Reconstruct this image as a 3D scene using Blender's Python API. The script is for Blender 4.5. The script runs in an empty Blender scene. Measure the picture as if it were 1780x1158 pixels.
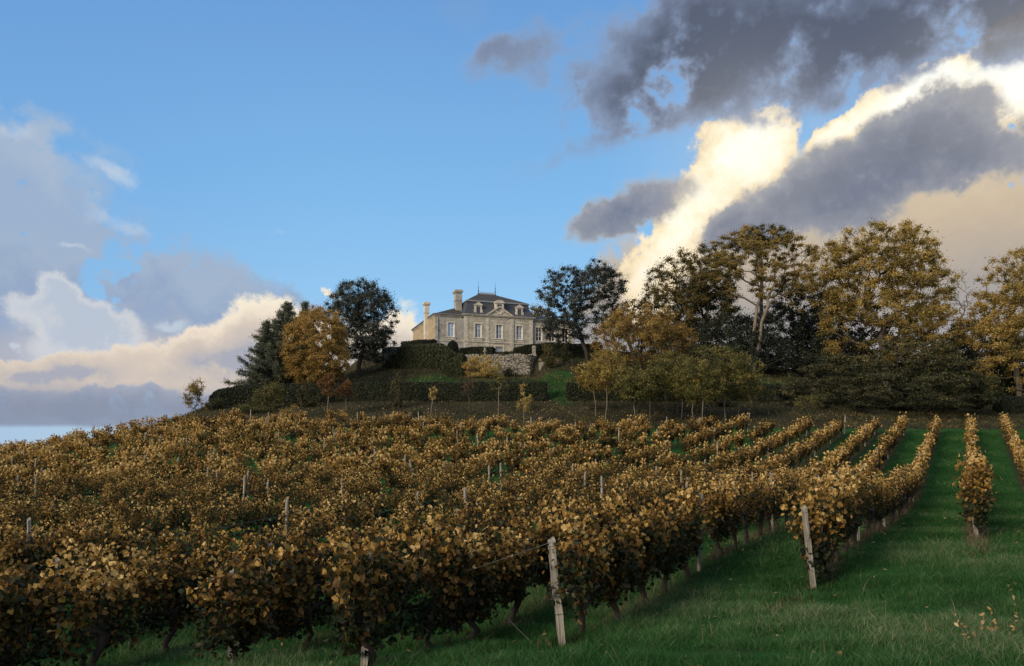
import bpy, math, numpy as np
from mathutils import Vector, Matrix
C = bpy.context.scene.collection
R = math.radians
F = 1286.0; CZ = 2.4; HY = 775.0          # photo focal length in px, eye height, photo horizon row
# ------------------------------------------------------------------ camera
cam_d = bpy.data.cameras.new("camera"); cam = bpy.data.objects.new("camera", cam_d); C.objects.link(cam)
cam_d.lens = 26.0; cam_d.sensor_width = 36.0; cam_d.shift_y = 0.110
cam_d.clip_start = 0.1; cam_d.clip_end = 20000
cam.location = (0, 0, CZ); cam.rotation_euler = (R(90), 0, 0)
bpy.context.scene.camera = cam
# ------------------------------------------------------------------ light
SUN_AZ = -134.0; SUN_EL = 21.0            # azimuth from +Y towards +X
a, e = R(SUN_AZ), R(SUN_EL)
sdir = Vector((math.sin(a)*math.cos(e), math.cos(a)*math.cos(e), math.sin(e)))
sd = bpy.data.lights.new("sun", 'SUN'); sun = bpy.data.objects.new("sun", sd); C.objects.link(sun)
sd.energy = 3.3; sd.angle = R(22); sd.color = (1.0, 0.82, 0.60)
sun.rotation_euler = sdir.to_track_quat('Z', 'Y').to_euler()
vs = bpy.context.scene.view_settings
vs.view_transform = 'Standard'; vs.look = 'None'; vs.gamma = 1; vs.exposure = 0.0; vs.use_curve_mapping = False

def s2l(c):
    return tuple(((v/255)/12.92 if v/255 <= 0.04045 else ((v/255+0.055)/1.055)**2.4) for v in c)

world = bpy.data.worlds.new("World"); bpy.context.scene.world = world
world.use_nodes = True
class NG:
    """small node-graph helper"""
    def __init__(s, nt): s.nt = nt; s.n = nt.nodes; s.l = nt.links
    def put(s, sock, v):
        if v is None: return
        if isinstance(v, bpy.types.NodeSocket): s.l.new(v, sock)
        elif isinstance(v, (tuple, list)) and len(v) == 3 and sock.type == 'RGBA': sock.default_value = (*v, 1)
        else: sock.default_value = v
    def m(s, op, a, b=None, c=None, clamp=False):
        x = s.n.new('ShaderNodeMath'); x.operation = op; x.use_clamp = clamp
        s.put(x.inputs[0], a); s.put(x.inputs[1], b); s.put(x.inputs[2], c); return x.outputs[0]
    def vm(s, op, a, b=None, scale=None):
        x = s.n.new('ShaderNodeVectorMath'); x.operation = op
        s.put(x.inputs[0], a); s.put(x.inputs[1], b)
        if scale is not None: s.put(x.inputs['Scale'], scale)
        return x.outputs['Value'] if op in ('LENGTH', 'DOT_PRODUCT') else x.outputs['Vector']
    def mix(s, f, a, b, t='MIX'):
        x = s.n.new('ShaderNodeMix'); x.data_type = 'RGBA'; x.blend_type = t
        s.put(x.inputs[0], f); s.put(x.inputs[6], a); s.put(x.inputs[7], b); return x.outputs[2]
    def ss(s, v, lo, hi, a=0.0, b=1.0, kind='SMOOTHSTEP'):
        x = s.n.new('ShaderNodeMapRange'); x.interpolation_type = kind; x.clamp = True
        s.put(x.inputs['Value'], v); x.inputs['From Min'].default_value = lo; x.inputs['From Max'].default_value = hi
        x.inputs['To Min'].default_value = a; x.inputs['To Max'].default_value = b; return x.outputs['Result']
    def noise(s, vec, scale, detail=4, rough=0.5, out='Fac', dist=0.0, dim='3D'):
        x = s.n.new('ShaderNodeTexNoise'); x.noise_dimensions = dim
        if vec is not None: s.put(x.inputs['Vector'], vec)
        x.inputs['Scale'].default_value = scale; x.inputs['Detail'].default_value = detail
        x.inputs['Roughness'].default_value = rough; x.inputs['Distortion'].default_value = dist
        return x.outputs[out]
    def ramp(s, f, stops, interp='LINEAR'):
        x = s.n.new('ShaderNodeValToRGB'); x.color_ramp.interpolation = interp; s.put(x.inputs[0], f)
        el = x.color_ramp.elements
        while len(el) < len(stops): el.new(0.5)
        for q, (p, c) in zip(el, stops): q.position = p; q.color = (*c, 1)
        return x.outputs[0]
    def comb(s, x, y, z):
        q = s.n.new('ShaderNodeCombineXYZ'); s.put(q.inputs[0], x); s.put(q.inputs[1], y); s.put(q.inputs[2], z); return q.outputs[0]
    def sep(s, v):
        q = s.n.new('ShaderNodeSeparateXYZ'); s.put(q.inputs[0], v); return q.outputs

def build_world():
    nt = world.node_tree; nt.nodes.clear(); g = NG(nt)
    STR = 0.1
    out = g.n.new('ShaderNodeOutputWorld'); bg = g.n.new('ShaderNodeBackground'); bg.inputs[1].default_value = STR
    g.l.new(bg.outputs[0], out.inputs[0])
    sky = g.n.new('ShaderNodeTexSky'); sky.sky_type = 'NISHITA'; sky.sun_disc = False
    sky.sun_elevation = R(SUN_EL); sky.sun_rotation = R(SUN_AZ); sky.altitude = 50; sky.air_density = 1.0; sky.dust_density = 0.6; sky.ozone_density = 1.5
    tc = g.n.new('ShaderNodeTexCoord'); dv = g.vm('NORMALIZE', tc.outputs['Generated'])
    dx, dy, dz = g.sep(dv)
    DEG = 57.29578
    az = g.m('MULTIPLY', g.m('ARCTAN2', dx, dy), DEG)          # degrees right of north (+Y)
    el = g.m('MULTIPLY', g.m('ARCSINE', dz), DEG)
    P0 = g.comb(az, el, 0.0)
    def AE(px, py):
        v = Vector(((px-890)/F, 1, (HY-py)/F)).normalized()
        return math.degrees(math.atan2(v.x, v.y)), math.degrees(math.asin(v.z))
    # billowing warp of the cloud plane
    w1 = g.noise(dv, 7, 5, 0.55, 'Color'); w2 = g.noise(dv, 26, 5, 0.6, 'Color')
    W1 = g.vm('SCALE', g.vm('SUBTRACT', w1, (0.5, 0.5, 0.5)), scale=6.0)
    W2 = g.vm('SCALE', g.vm('SUBTRACT', w2, (0.5, 0.5, 0.5)), scale=3.4)
    PS = g.vm('ADD', g.vm('ADD', P0, g.vm('SCALE', W1, scale=0.85)), g.vm('SCALE', W2, scale=0.8))                                   # strong warp
    PC = g.vm('ADD', P0, g.vm('ADD', g.vm('SCALE', W1, scale=0.35), g.vm('SCALE', W2, scale=0.8)))   # crisp cumulus
    chain = [None]                                              # makes the layers evaluate one after another (the shader stack is small)
    def after(P):
        if chain[0] is None: return P
        x = g.n.new('ShaderNodeVectorMath'); x.operation = 'MULTIPLY_ADD'; g.put(x.inputs[0], chain[0]); x.inputs[1].default_value = (1e-9, 1e-9, 1e-9); g.put(x.inputs[2], P)
        return x.outputs[0]
    def blob(P, px, py, rx, ry, rot=0.0, edge=0.0):
        P = after(P)
        """rx, ry in photo px; rot in degrees, positive = rising to the right; returns 1 in the core, 0 outside"""
        A, E = AE(px, py); k = DEG/F*math.cos(R(A))
        mp = g.n.new('ShaderNodeMapping'); mp.vector_type = 'TEXTURE'; g.put(mp.inputs['Vector'], P)
        mp.inputs['Location'].default_value = (A, E, 0); mp.inputs['Rotation'].default_value = (0, 0, R(rot))
        mp.inputs['Scale'].default_value = (rx*k, ry*k, 1)
        return g.ss(g.vm('LENGTH', mp.outputs[0]), 1.55, edge)
    def field(P, L, edge=0.0):
        r = 0.0
        for b in L:
            r = g.m('MULTIPLY_ADD', blob(P, *b[:5], edge=edge), b[5] if len(b) > 5 else 1.0, r); chain[0] = r
        return r
    K = 1/STR
    def col(rgb, gain=1.0): return tuple(c*K*gain for c in s2l(rgb))
    # ---- clear sky: the Nishita sky graded to this evening's blue
    lift = g.ramp(g.ss(el, 0, 40, kind='LINEAR'), [(0, s2l((200, 224, 240))), (0.2, s2l((160, 211, 250))), (0.45, s2l((133, 192, 243))), (0.75, s2l((112, 166, 225))), (1, s2l((88, 138, 200)))])
    lift = g.vm('SCALE', lift, scale=K)
    c = g.mix(0.88, sky.outputs[0], lift); chain[0] = c
    dark_w = g.ss(az, -10, -40, 0, 0.35); c = g.mix(dark_w, c, col((96, 146, 208)))
    nA = g.noise(dv, 5, 6, 0.6); nB = g.noise(dv, 14, 6, 0.62); nC = g.noise(dv, 40, 5, 0.6)
    fine = g.m('ADD', g.m('MULTIPLY', g.m('SUBTRACT', nB, 0.5), 0.9), g.m('MULTIPLY', g.m('SUBTRACT', nC, 0.5), 0.5))
    # ---- left: soft lavender grey bank
    L = [(60, 430, 300, 150, 0, 1.0), (60, 590, 360, 140, 0, 1.1), (330, 525, 260, 56, -6, .9), (230, 470, 240, 50, -10, .7), (30, 270, 110, 90, -20, .7), (560, 545, 130, 22, 0, .55), (260, 430, 160, 34, -8, .55), (190, 250, 80, 40, -5, .3),
         (-300, 420, 300, 260, 0, 1), (200, 680, 420, 60, 0, 1.2), (500, 660, 260, 60, 0, 1.0)]
    f = g.m('ADD', field(PS, L), g.m('MULTIPLY', fine, 0.35))
    d = g.ss(f, 0.15, 0.9)
    shade = g.ramp(g.m('ADD', g.ss(el, 0.5, 20, kind='LINEAR'), g.m('MULTIPLY', fine, 0.55)), [(0.0, s2l((138, 150, 172))), (0.12, s2l((160, 166, 182))), (0.25, s2l((180, 180, 190))), (0.45, s2l((150, 168, 196))), (0.6, s2l((164, 180, 202))), (0.8, s2l((158, 178, 205))), (1, s2l((172, 188, 208)))])
    shade = g.vm('SCALE', shade, scale=K)
    c = g.mix(g.m('MULTIPLY', d, 0.93), c, shade); chain[0] = c
    # small lit puffs on the left
    L = [(205, 300, 46, 20, -18, .7), (215, 385, 60, 18, -22, .55), (140, 428, 30, 8, 0, .6), (25, 235, 40, 24, 0, .5), (300, 558, 30, 12, 0, .9), (485, 405, 24, 8, 0, .3), (28, 597, 10, 10, 0, 1.0)]
    f = g.m('ADD', field(PC, L), g.m('MULTIPLY', fine, 0.3)); c = g.mix(g.m('MULTIPLY', g.ss(f, 0.12, 0.8), 0.7), c, col((200, 212, 224)))
    # white tower cloud far left
    L = [(90, 510, 34, 34, 0, 1), (130, 545, 58, 44, -15, 1), (190, 560, 46, 40, 0, .9), (25, 530, 34, 26, 0, .8), (160, 600, 110, 60, 0, 1.0)]
    f = g.m('ADD', field(PC, L), g.m('MULTIPLY', fine, 0.5)); dd = g.ss(f, 0.16, 0.75)
    cc = g.mix(g.ss(f, 0.35, 1.2), col((222, 222, 222)), col((190, 200, 214)))
    c = g.mix(g.m('MULTIPLY', dd, 0.85), c, cc); chain[0] = c
    # warm cumulus bank low on the left
    L = [(455, 565, 62, 56, 0, 1), (400, 600, 90, 46, 0, 1), (500, 600, 110, 70, 0, 1), (330, 625, 100, 44, 0, 1), (170, 640, 70, 34, 0, 1), (110, 650, 100, 26, 0, .9), (20, 640, 60, 26, 0, .8), (450, 650, 200, 46, 0, 1), (60, 665, 120, 26, 0, 1),
         (700, 575, 42, 58, 0, 1), (690, 620, 80, 50, 0, 1), (575, 510, 14, 12, 0, .7), (620, 620, 80, 50, 0, 1)]
    f = g.m('ADD', field(PC, L), g.m('MULTIPLY', fine, 0.55))
    dd = g.ss(f, 0.26, 0.66)
    lum = g.ramp(g.m('ADD', g.m('MULTIPLY', f, 0.35), g.ss(el, 10.5, 3.0, -0.15, 0.5, 'LINEAR')), [(0.0, s2l((255, 243, 218))), (0.3, s2l((242, 226, 205))), (0.55, s2l((218, 203, 188))), (0.85, s2l((200, 190, 184))), (1, s2l((170, 172, 185)))])
    lum = g.vm('SCALE', lum, scale=K)
    soft_low = g.ss(el, 2.2, 4.6)
    c = g.mix(g.m('MULTIPLY', g.m('MULTIPLY', dd, 0.95), soft_low), c, lum); chain[0] = c
    # ---- grey shelf just over the left horizon, then a pale clear strip
    shelf = g.m('MULTIPLY', g.ss(g.m('ADD', el, g.m('MULTIPLY', g.m('SUBTRACT', nA, 0.5), 1.4)), 4.6, 2.6), g.ss(g.m('ADD', el, g.m('MULTIPLY', g.m('SUBTRACT', nB, 0.5), 0.5)), 1.1, 1.5))
    c = g.mix(g.m('MULTIPLY', g.m('MULTIPLY', shelf, 0.85), g.ss(az, 20, -5)), c, col((136, 146, 168))); chain[0] = c
    # ---- right: warm veil under the dark band
    veil = g.ss(g.m('ADD', field(PS, [(1700, 420, 520, 240, 8, 1.6), (1350, 500, 330, 140, 12, 1.2), (1500, 650, 600, 200, 0, 1.2), (2300, 300, 600, 400, 0, 1)]), g.m('MULTIPLY', fine, 0.3)), 0.1, 0.7)
    vcol = g.ramp(g.m('ADD', g.ss(el, 4, 22, kind='LINEAR'), g.m('MULTIPLY', fine, 0.25)), [(0, s2l((160, 160, 172))), (0.35, s2l((172, 162, 152))), (0.6, s2l((205, 184, 156))), (0.85, s2l((232, 210, 172))), (1, s2l((240, 222, 190)))])
    c = g.mix(g.m('MULTIPLY', veil, 0.95), c, g.vm('SCALE', vcol, scale=K)); chain[0] = c
    # ---- glowing cumulus
    L = [(1300, 232, 74, 50, 0, 1.0), (1270, 290, 66, 60, 0, 1.1), (1345, 225, 40, 34, 0, .6), (1225, 250, 44, 40, 0, .6), (1340, 290, 50, 30, 20, .8), (1210, 370, 66, 60, 30, 1.0), (1170, 430, 62, 52, 30, 1), (1140, 490, 52, 50, 40, .9), (1130, 540, 60, 60, 0, .9),
         (1440, 240, 52, 26, 40, .9), (1540, 195, 60, 46, 30, .9), (1610, 165, 60, 34, 10, 1), (1745, 130, 84, 76, 0, 1.5), (1850, 120, 120, 100, 0, 1.4), (1620, 160, 70, 34, 10, 1.2), (1090, 470, 26, 14, 30, .35), (1480, 220, 60, 30, 30, .8)]
    f = g.m('ADD', field(PC, L), g.m('MULTIPLY', fine, 0.75))
    dd = g.ss(f, 0.30, 0.58)
    hot = g.ramp(g.m('ADD', g.m('MULTIPLY', f, 0.42), g.m('MULTIPLY', fine, 0.7)), [(0.08, s2l((214, 196, 168))), (0.28, s2l((246, 228, 192))), (0.5, s2l((255, 246, 222))), (0.8, s2l((255, 254, 244)))])
    low = g.ss(el, 18, 9)                                     # lower part is duller
    hot = g.mix(g.m('MULTIPLY', low, 0.55), hot, s2l((226, 205, 172)))
    c = g.mix(dd, c, g.vm('SCALE', hot, scale=K*1.12)); chain[0] = c
    halo = g.ss(field(P0, [(1290, 260, 190, 150, 0, 1), (1740, 130, 210, 150, 0, 1.0)]), 0.0, 1.0)
    # ---- dark ragged clouds in front
    L = [(1120, 350, 110, 44, 12, 1.0), (1060, 395, 90, 34, 10, .9), (1330, 375, 110, 56, 30, 1.1), (1440, 320, 150, 62, 26, 1.2), (1570, 262, 130, 60, 26, 1.2), (1665, 222, 88, 62, 10, 1.1), (1740, 275, 90, 50, 0, .9), (1250, 410, 60, 30, 30, .8), (1500, 360, 120, 40, 20, .5), (1590, 330, 200, 40, 22, .6)]
    f1 = g.m('ADD', field(PC, L), g.m('MULTIPLY', fine, 0.8))
    L = [(905, 92, 100, 26, 18, .55), (985, 145, 110, 44, -12, .62), (850, 112, 60, 24, 20, .5), (1050, 165, 110, 40, -5, .62), (960, 60, 60, 24, 10, .25), (900, 290, 110, 22, 22, .22), (1150, 150, 110, 56, 30, .95), (1260, 95, 170, 80, 0, 1.1), (1420, 75, 230, 90, 0, 1.1), (1640, 25, 300, 80, 5, 1.2), (1300, 10, 260, 70, 0, .9), (1750, 5, 260, 60, 0, 1.0), (1960, -40, 300, 100, 0, 1.1), (1150, 165, 110, 40, 10, .7), (1470, 120, 120, 36, 8, .5), (1150, 120, 150, 90, 30, .8), (1170, 150, 90, 60, 0, .6), (1550, 70, 180, 40, 8, .6), (1110, 60, 120, 50, 20, .3), (1010, 250, 110, 26, 14, .28), (800, 20, 90, 40, 0, .26)]
    f2 = g.m('ADD', field(PS, L), g.m('MULTIPLY', fine, 0.42))
    dk = g.ramp(g.m('ADD', g.m('MULTIPLY', f2, 0.42), g.m('MULTIPLY', fine, 0.22)), [(0.05, s2l((150, 170, 202))), (0.4, s2l((128, 142, 168))), (0.7, s2l((106, 114, 134))), (1, s2l((90, 95, 110)))])
    c = g.mix(g.m('MULTIPLY', g.ss(f2, 0.05, 0.85), 0.95), c, g.vm('SCALE', dk, scale=K)); chain[0] = c
    dk1 = g.ramp(g.m('ADD', g.m('MULTIPLY', f1, 0.45), g.m('MULTIPLY', fine, 0.3)), [(0.15, s2l((196, 186, 172))), (0.4, s2l((146, 150, 162))), (0.75, s2l((118, 126, 146))), (1, s2l((104, 112, 132)))])
    c = g.mix(g.m('MULTIPLY', g.ss(f1, 0.22, 0.82), 0.97), c, g.vm('SCALE', dk1, scale=K)); chain[0] = c
    c = g.mix(g.m('MULTIPLY', halo, 0.10), c, g.vm('SCALE', g.comb(1.0, .93, .78), scale=K)); chain[0] = c
    # ---- rest of the sky, unseen behind the camera: broken cloud, brightened as fill light
    nR = g.noise(dv, 2.2, 6, 0.6)
    back = g.m('MULTIPLY', g.ss(nR, 0.38, 0.58), g.ss(g.m('ABSOLUTE', az), 46, 75))
    c = g.mix(g.m('MULTIPLY', back, 0.9), c, col((222, 214, 208))); chain[0] = c
    g.l.new(c, bg.inputs[0])
build_world()
world.cycles.sampling_method = 'MANUAL'; world.cycles.sample_map_resolution = 1024

# ------------------------------------------------------------------ helpers
rng = np.random.default_rng(11)
MATS = {}
def new_mat(name):
    m = bpy.data.materials.new(name); m.use_nodes = True; MATS[name] = m
    g = NG(m.node_tree); b = m.node_tree.nodes['Principled BSDF']; return m, g, b
def pmat(name, rgb, rough=0.7, var=0.25, scale=6.0, bump=0.3, bscale=30.0, metal=0.0, stretch=(1, 1, 1), rgb2=None):
    m, g, b = new_mat(name)
    tc = g.n.new('ShaderNodeTexCoord'); v = g.vm('MULTIPLY', tc.outputs['Object'], stretch)
    n = g.noise(v, scale, 6, 0.6); lo = rgb2 or tuple(c*(1-var) for c in rgb); hi = tuple(min(1, c*(1+var)) for c in rgb)
    col = g.ramp(n, [(0.3, lo), (0.7, hi)]); g.put(b.inputs['Base Color'], col)
    b.inputs['Roughness'].default_value = rough; b.inputs['Metallic'].default_value = metal
    if bump:
        bp = g.n.new('ShaderNodeBump'); bp.inputs['Strength'].default_value = bump; bp.inputs['Distance'].default_value = 0.03
        g.put(bp.inputs['Height'], g.noise(v, bscale, 6, 0.65)); g.l.new(bp.outputs[0], b.inputs['Normal'])
    return m
def leaf_mat(name, stops, rough=0.6, trans=0.3, orand=0.0, spec=0.25):
    m, g, b = new_mat(name)
    at = g.n.new('ShaderNodeAttribute'); at.attribute_name = 'rnd'; f = at.outputs['Fac']
    if orand:
        oi = g.n.new('ShaderNodeObjectInfo'); f = g.m('ADD', f, g.m('MULTIPLY', g.m('SUBTRACT', oi.outputs['Random'], 0.5), orand), clamp=True)
    col = g.ramp(f, stops); g.put(b.inputs['Base Color'], col); b.inputs['Roughness'].default_value = rough
    b.inputs['Specular IOR Level'].default_value = spec
    tr = g.n.new('ShaderNodeBsdfTranslucent'); g.put(tr.inputs[0], g.vm('MULTIPLY', col, (1.25, 1.1, 0.8)))
    mx = g.n.new('ShaderNodeMixShader'); mx.inputs[0].default_value = trans
    out = m.node_tree.nodes['Material Output']
    g.l.new(b.outputs[0], mx.inputs[1]); g.l.new(tr.outputs[0], mx.inputs[2]); g.l.new(mx.outputs[0], out.inputs[0])
    return m

class MB:
    """collects geometry in arrays; build() links it as ONE mesh object"""
    def __init__(s): s.V = []; s.F = []; s.nv = 0
    def add(s, V, faces, rnd=None, mi=0, smooth=False):
        """faces: (n,k) int array of local indices, or list of lists"""
        V = np.asarray(V, float).reshape(-1, 3)
        groups = {}
        if isinstance(faces, np.ndarray): groups[faces.shape[1]] = faces
        else:
            for f in faces: groups.setdefault(len(f), []).append(f)
        for k, fs in groups.items():
            fs = np.asarray(fs, np.int64); n = len(fs)
            r = np.full(n, 0.5) if rnd is None else np.broadcast_to(np.asarray(rnd, float), (n,)).copy()
            s.F.append((fs+s.nv, r, mi, smooth))
        s.V.append(V); s.nv += len(V); return s
    def mesh(s, name, mats):
        me = bpy.data.meshes.new(name); V = np.concatenate(s.V)
        tot = sum(len(f[0]) for f in s.F); loops = np.concatenate([f[0].ravel() for f in s.F])
        lt = np.concatenate([np.full(len(f[0]), f[0].shape[1]) for f in s.F]); ls = np.concatenate([[0], np.cumsum(lt)[:-1]])
        me.vertices.add(len(V)); me.vertices.foreach_set('co', V.ravel())
        me.loops.add(len(loops)); me.loops.foreach_set('vertex_index', loops.astype(np.int32))
        me.polygons.add(tot); me.polygons.foreach_set('loop_start', ls.astype(np.int32)); me.polygons.foreach_set('loop_total', lt.astype(np.int32))
        me.polygons.foreach_set('material_index', np.concatenate([np.full(len(f[0]), f[2]) for f in s.F]).astype(np.int32))
        me.polygons.foreach_set('use_smooth', np.concatenate([np.full(len(f[0]), f[3]) for f in s.F]).astype(bool))
        at = me.attributes.new('rnd', 'FLOAT', 'FACE'); at.data.foreach_set('value', np.concatenate([f[1] for f in s.F]).astype(np.float32))
        for m in (mats if isinstance(mats, (list, tuple)) else [mats]): me.materials.append(m)
        me.update(calc_edges=True); me.validate(); return me
    def build(s, name, mats, parent=None, loc=None):
        o = bpy.data.objects.new(name, s.mesh(name, mats)); C.objects.link(o)
        if parent: o.parent = parent
        if loc is not None: o.location = loc
        return o
    # ---- primitives
    def box(s, x0, x1, y0, y1, z0, z1, mi=0, rnd=None):
        V = [(x, y, z) for z in (z0, z1) for y in (y0, y1) for x in (x0, x1)]
        return s.add(V, [[0, 2, 3, 1], [4, 5, 7, 6], [0, 1, 5, 4], [2, 6, 7, 3], [0, 4, 6, 2], [1, 3, 7, 5]], mi=mi, rnd=rnd)
    def poly_prism(s, pts, y0, y1, mi=0):
        """polygon in xz plane (counter-clockwise seen from -y) extruded from y0 to y1"""
        n = len(pts); V = [(x, y0, z) for x, z in pts]+[(x, y1, z) for x, z in pts]
        return s.add(V, [list(range(n)), list(range(2*n-1, n-1, -1))]+[[(i+1) % n, i, n+i, n+(i+1) % n] for i in range(n)], mi=mi)
    def hull8(s, B, T, mi=0):
        """four bottom points and four top points (both ccw)"""
        return s.add(list(B)+list(T), [[3, 2, 1, 0], [4, 5, 6, 7]]+[[i, (i+1) % 4, 4+(i+1) % 4, 4+i] for i in range(4)], mi=mi)
    def tube(s, P, rad, k=6, mi=0, cap=True, smooth=True, jit=0.0):
        P = np.asarray(P, float); n = len(P); rad = np.broadcast_to(rad, (n,))
        T = np.gradient(P, axis=0); T /= np.linalg.norm(T, axis=1)[:, None]+1e-9
        ref = np.where(np.abs(T[:, 2:3]) > 0.9, np.array([[1., 0, 0]]), np.array([[0, 0, 1.]]))
        if abs(T[0, 2]) > 0.7: ref = np.tile([1., 0, 0], (n, 1))
        A = np.cross(T, ref); A /= np.linalg.norm(A, axis=1)[:, None]+1e-9; B = np.cross(T, A)
        an = np.arange(k)*2*np.pi/k
        rr = rad[:, None, None]*(1+jit*rng.uniform(-1, 1, (n, k, 1)))
        V = P[:, None]+rr*(np.cos(an)[None, :, None]*A[:, None]+np.sin(an)[None, :, None]*B[:, None])
        fs = []
        for i in range(n-1):
            for j in range(k): fs.append([i*k+j, i*k+(j+1) % k, (i+1)*k+(j+1) % k, (i+1)*k+j])
        s.add(V.reshape(-1, 3), np.array(fs), mi=mi, smooth=smooth)
        if cap: s.add(V[-1], [list(range(k))], mi=mi); s.add(V[0], [list(range(k))[::-1]], mi=mi)
        return s
    def lathe(s, prof, cx=0, cy=0, k=16, mi=0, smooth=True, cz=0):
        n = len(prof); an = np.arange(k)*2*np.pi/k
        V = np.array([[(cx+r*math.cos(t), cy+r*math.sin(t), cz+z) for t in an] for r, z in prof]).reshape(-1, 3)
        fs = [[i*k+j, i*k+(j+1) % k, (i+1)*k+(j+1) % k, (i+1)*k+j] for i in range(n-1) for j in range(k)]
        return s.add(V, np.array(fs), mi=mi, smooth=smooth)
    # ---- leaves
    def leaves(s, P, size, rnd, bias=(0, 0, 0.3), spread=1.0, aspect=0.6, mi=0, shape='quad', r=None):
        r = r or rng; P = np.asarray(P, float); n = len(P)
        if n == 0: return s
        N = np.asarray(bias, float)+r.normal(0, spread*0.6, (n, 3)); N /= np.linalg.norm(N, axis=1)[:, None]+1e-9
        Q = r.normal(0, 1, (n, 3)); Q[:, 2] -= 0.5
        T = Q-N*(Q*N).sum(1)[:, None]; T /= np.linalg.norm(T, axis=1)[:, None]+1e-9
        B = np.cross(N, T); sz = np.broadcast_to(size, (n,))[:, None]*r.uniform(0.65, 1.3, (n, 1))
        if shape == 'quad':
            h = T*sz*0.5; w = B*sz*0.5*aspect; up = N*sz*0.12
            V = np.stack([P-h, P+w+up-h*0.15, P+h, P-w+up-h*0.15], 1).reshape(-1, 3)
            return s.add(V, np.arange(4*n).reshape(n, 4), rnd=rnd, mi=mi)
        t = LOBE if shape == 'lobe' else BLADE
        k = len(t); fold = r.uniform(0.0, 0.85, (n, 1)); curl = r.uniform(-0.9, 0.9, (n, 1))
        for sg in (1, -1):
            W = []
            for (x, y) in t:
                W.append(P+B*sz*(sg*x)+T*sz*(y-0.5)+N*sz*(fold*abs(x)+curl*(y-0.4)**2))
            V = np.stack(W, 1).reshape(-1, 3); idx = np.arange(k*n).reshape(n, k)
            s.add(V, idx if sg > 0 else idx[:, ::-1].copy(), rnd=rnd, mi=mi)
        return s
LOBE = [(0, 0.10), (0.20, -0.03), (0.46, 0.10), (0.40, 0.30), (0.56, 0.50), (0.33, 0.58), (0.24, 0.80), (0, 1.0)]
BLADE = [(0, 0), (0.22, 0.25), (0.26, 0.55), (0, 1.0)]

def tag(o, label=None, cat=None, group=None, kind=None):
    if label: o['label'] = label
    if cat: o['category'] = cat
    if group: o['group'] = group
    if kind: o['kind'] = kind
    return o
def empty(name, loc, rz=0.0):
    o = bpy.data.objects.new(name, None); C.objects.link(o); o.location = loc; o.rotation_euler = (0, 0, rz); o.empty_display_size = 0.3; return o
def X(px, depth): return (px-890)/F*depth
def Zp(py, depth): return CZ+(HY-py)/F*depth
def ordn(i): return f"{i}{'th' if 10 <= i % 100 <= 20 else {1:'st',2:'nd',3:'rd'}.get(i%10,'th')}"

# ------------------------------------------------------------------ terrain
ND = np.array([0.851, -0.525]); DD = np.array([0.525, 0.851])   # across the rows / along the rows
CP = [(0,0,-1.7),(6,2,-1.5),(13,6,-1.5),(-6,2,-2.3),(-14,5,-3.2),(0,5,-1.95),(6,8,-1.9),(0,-12,-1.6),(14,-6,-1.3),(-14,-8,-2.8),
      (10.05,16,-2.0),(4.8,11.8,-2.34),(.51,9.3,-2.5),(-1.75,9.0,-2.75),(-.3,11,-2.9),(-3.75,9.95,-2.9),(-5.9,10.9,-3.35),(-10,14,-3.3),(-25,10,-4.0),(22,18,-1.6),(30,10,-1.2),
      (3.5,14,-2.34),(6.8,19.4,-2.25),(10.3,20.7,-2.45),(18.5,34,-2.45),(22.2,40,-1.7),(30,40,-1.3),(24,28,-2.1)]
def cpi(px, d, py): CP.append((X(px, d), d, (HY-py)/F*d))
for px in (1000,1335,1688,1850): cpi(px,60,750)
for a_ in [(730,60,747),(540,60,750),(330,60,757),(150,62,779),(0,60,802),(-150,60,830),(70,34,870),(118,20,975),(738,29,880),(495,40,827),(688,52,773),(400,30,885),(900,40,826),(1100,50,780),(1335,34,860),(300,45,817),(0,45,835),
    (362,74,705),(450,74,702),(600,74,698),(800,74,698),(950,74,697),(1150,74,698),(1350,74,700),(1600,74,716),(1760,76,720),(2000,76,725),
    (330,74,722),(270,74,738),(150,78,765),(0,76,790),(330,90,745),(430,88,690),(540,85,676),(617,88,657),(690,90,640),(760,91,634),(740,80,667),(870,80,664),(1000,80,664),(900,87,652),(1000,90,632),(1100,90,640),(1330,90,655),(1330,80,672),(1500,88,680),(1760,95,690),
    (700,104,618),(720,118,622),(800,101,616),(900,100,615),(1000,104,616),(900,122,640),(1150,108,618),(1000,122,640),(1350,110,640),(1550,110,665),(1800,115,690),(620,110,662),(480,110,710),(300,110,790)]:
    cpi(*a_)
CP += [(-60,125,-8),(-90,90,-9),(-80,50,-6),(-50,30,-5),(0,165,0),(80,165,-2),(120,110,1),(120,60,0),(90,20,-1),(-40,165,-10),(60,140,4)]
CP = np.array(CP, float)
def _tps():
    n = len(CP); P = CP[:, :2]/50
    r = np.linalg.norm(P[:, None]-P[None], axis=2); Kk = np.where(r > 0, r*r*np.log(r+1e-9), 0)+np.eye(n)*2e-3
    A = np.zeros((n+3, n+3)); A[:n, :n] = Kk; A[:n, n] = 1; A[:n, n+1:] = P; A[n, :n] = 1; A[n+1:, :n] = P.T
    return np.linalg.solve(A, np.concatenate([CP[:, 2], np.zeros(3)])), P
_w, _P = _tps()
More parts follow.
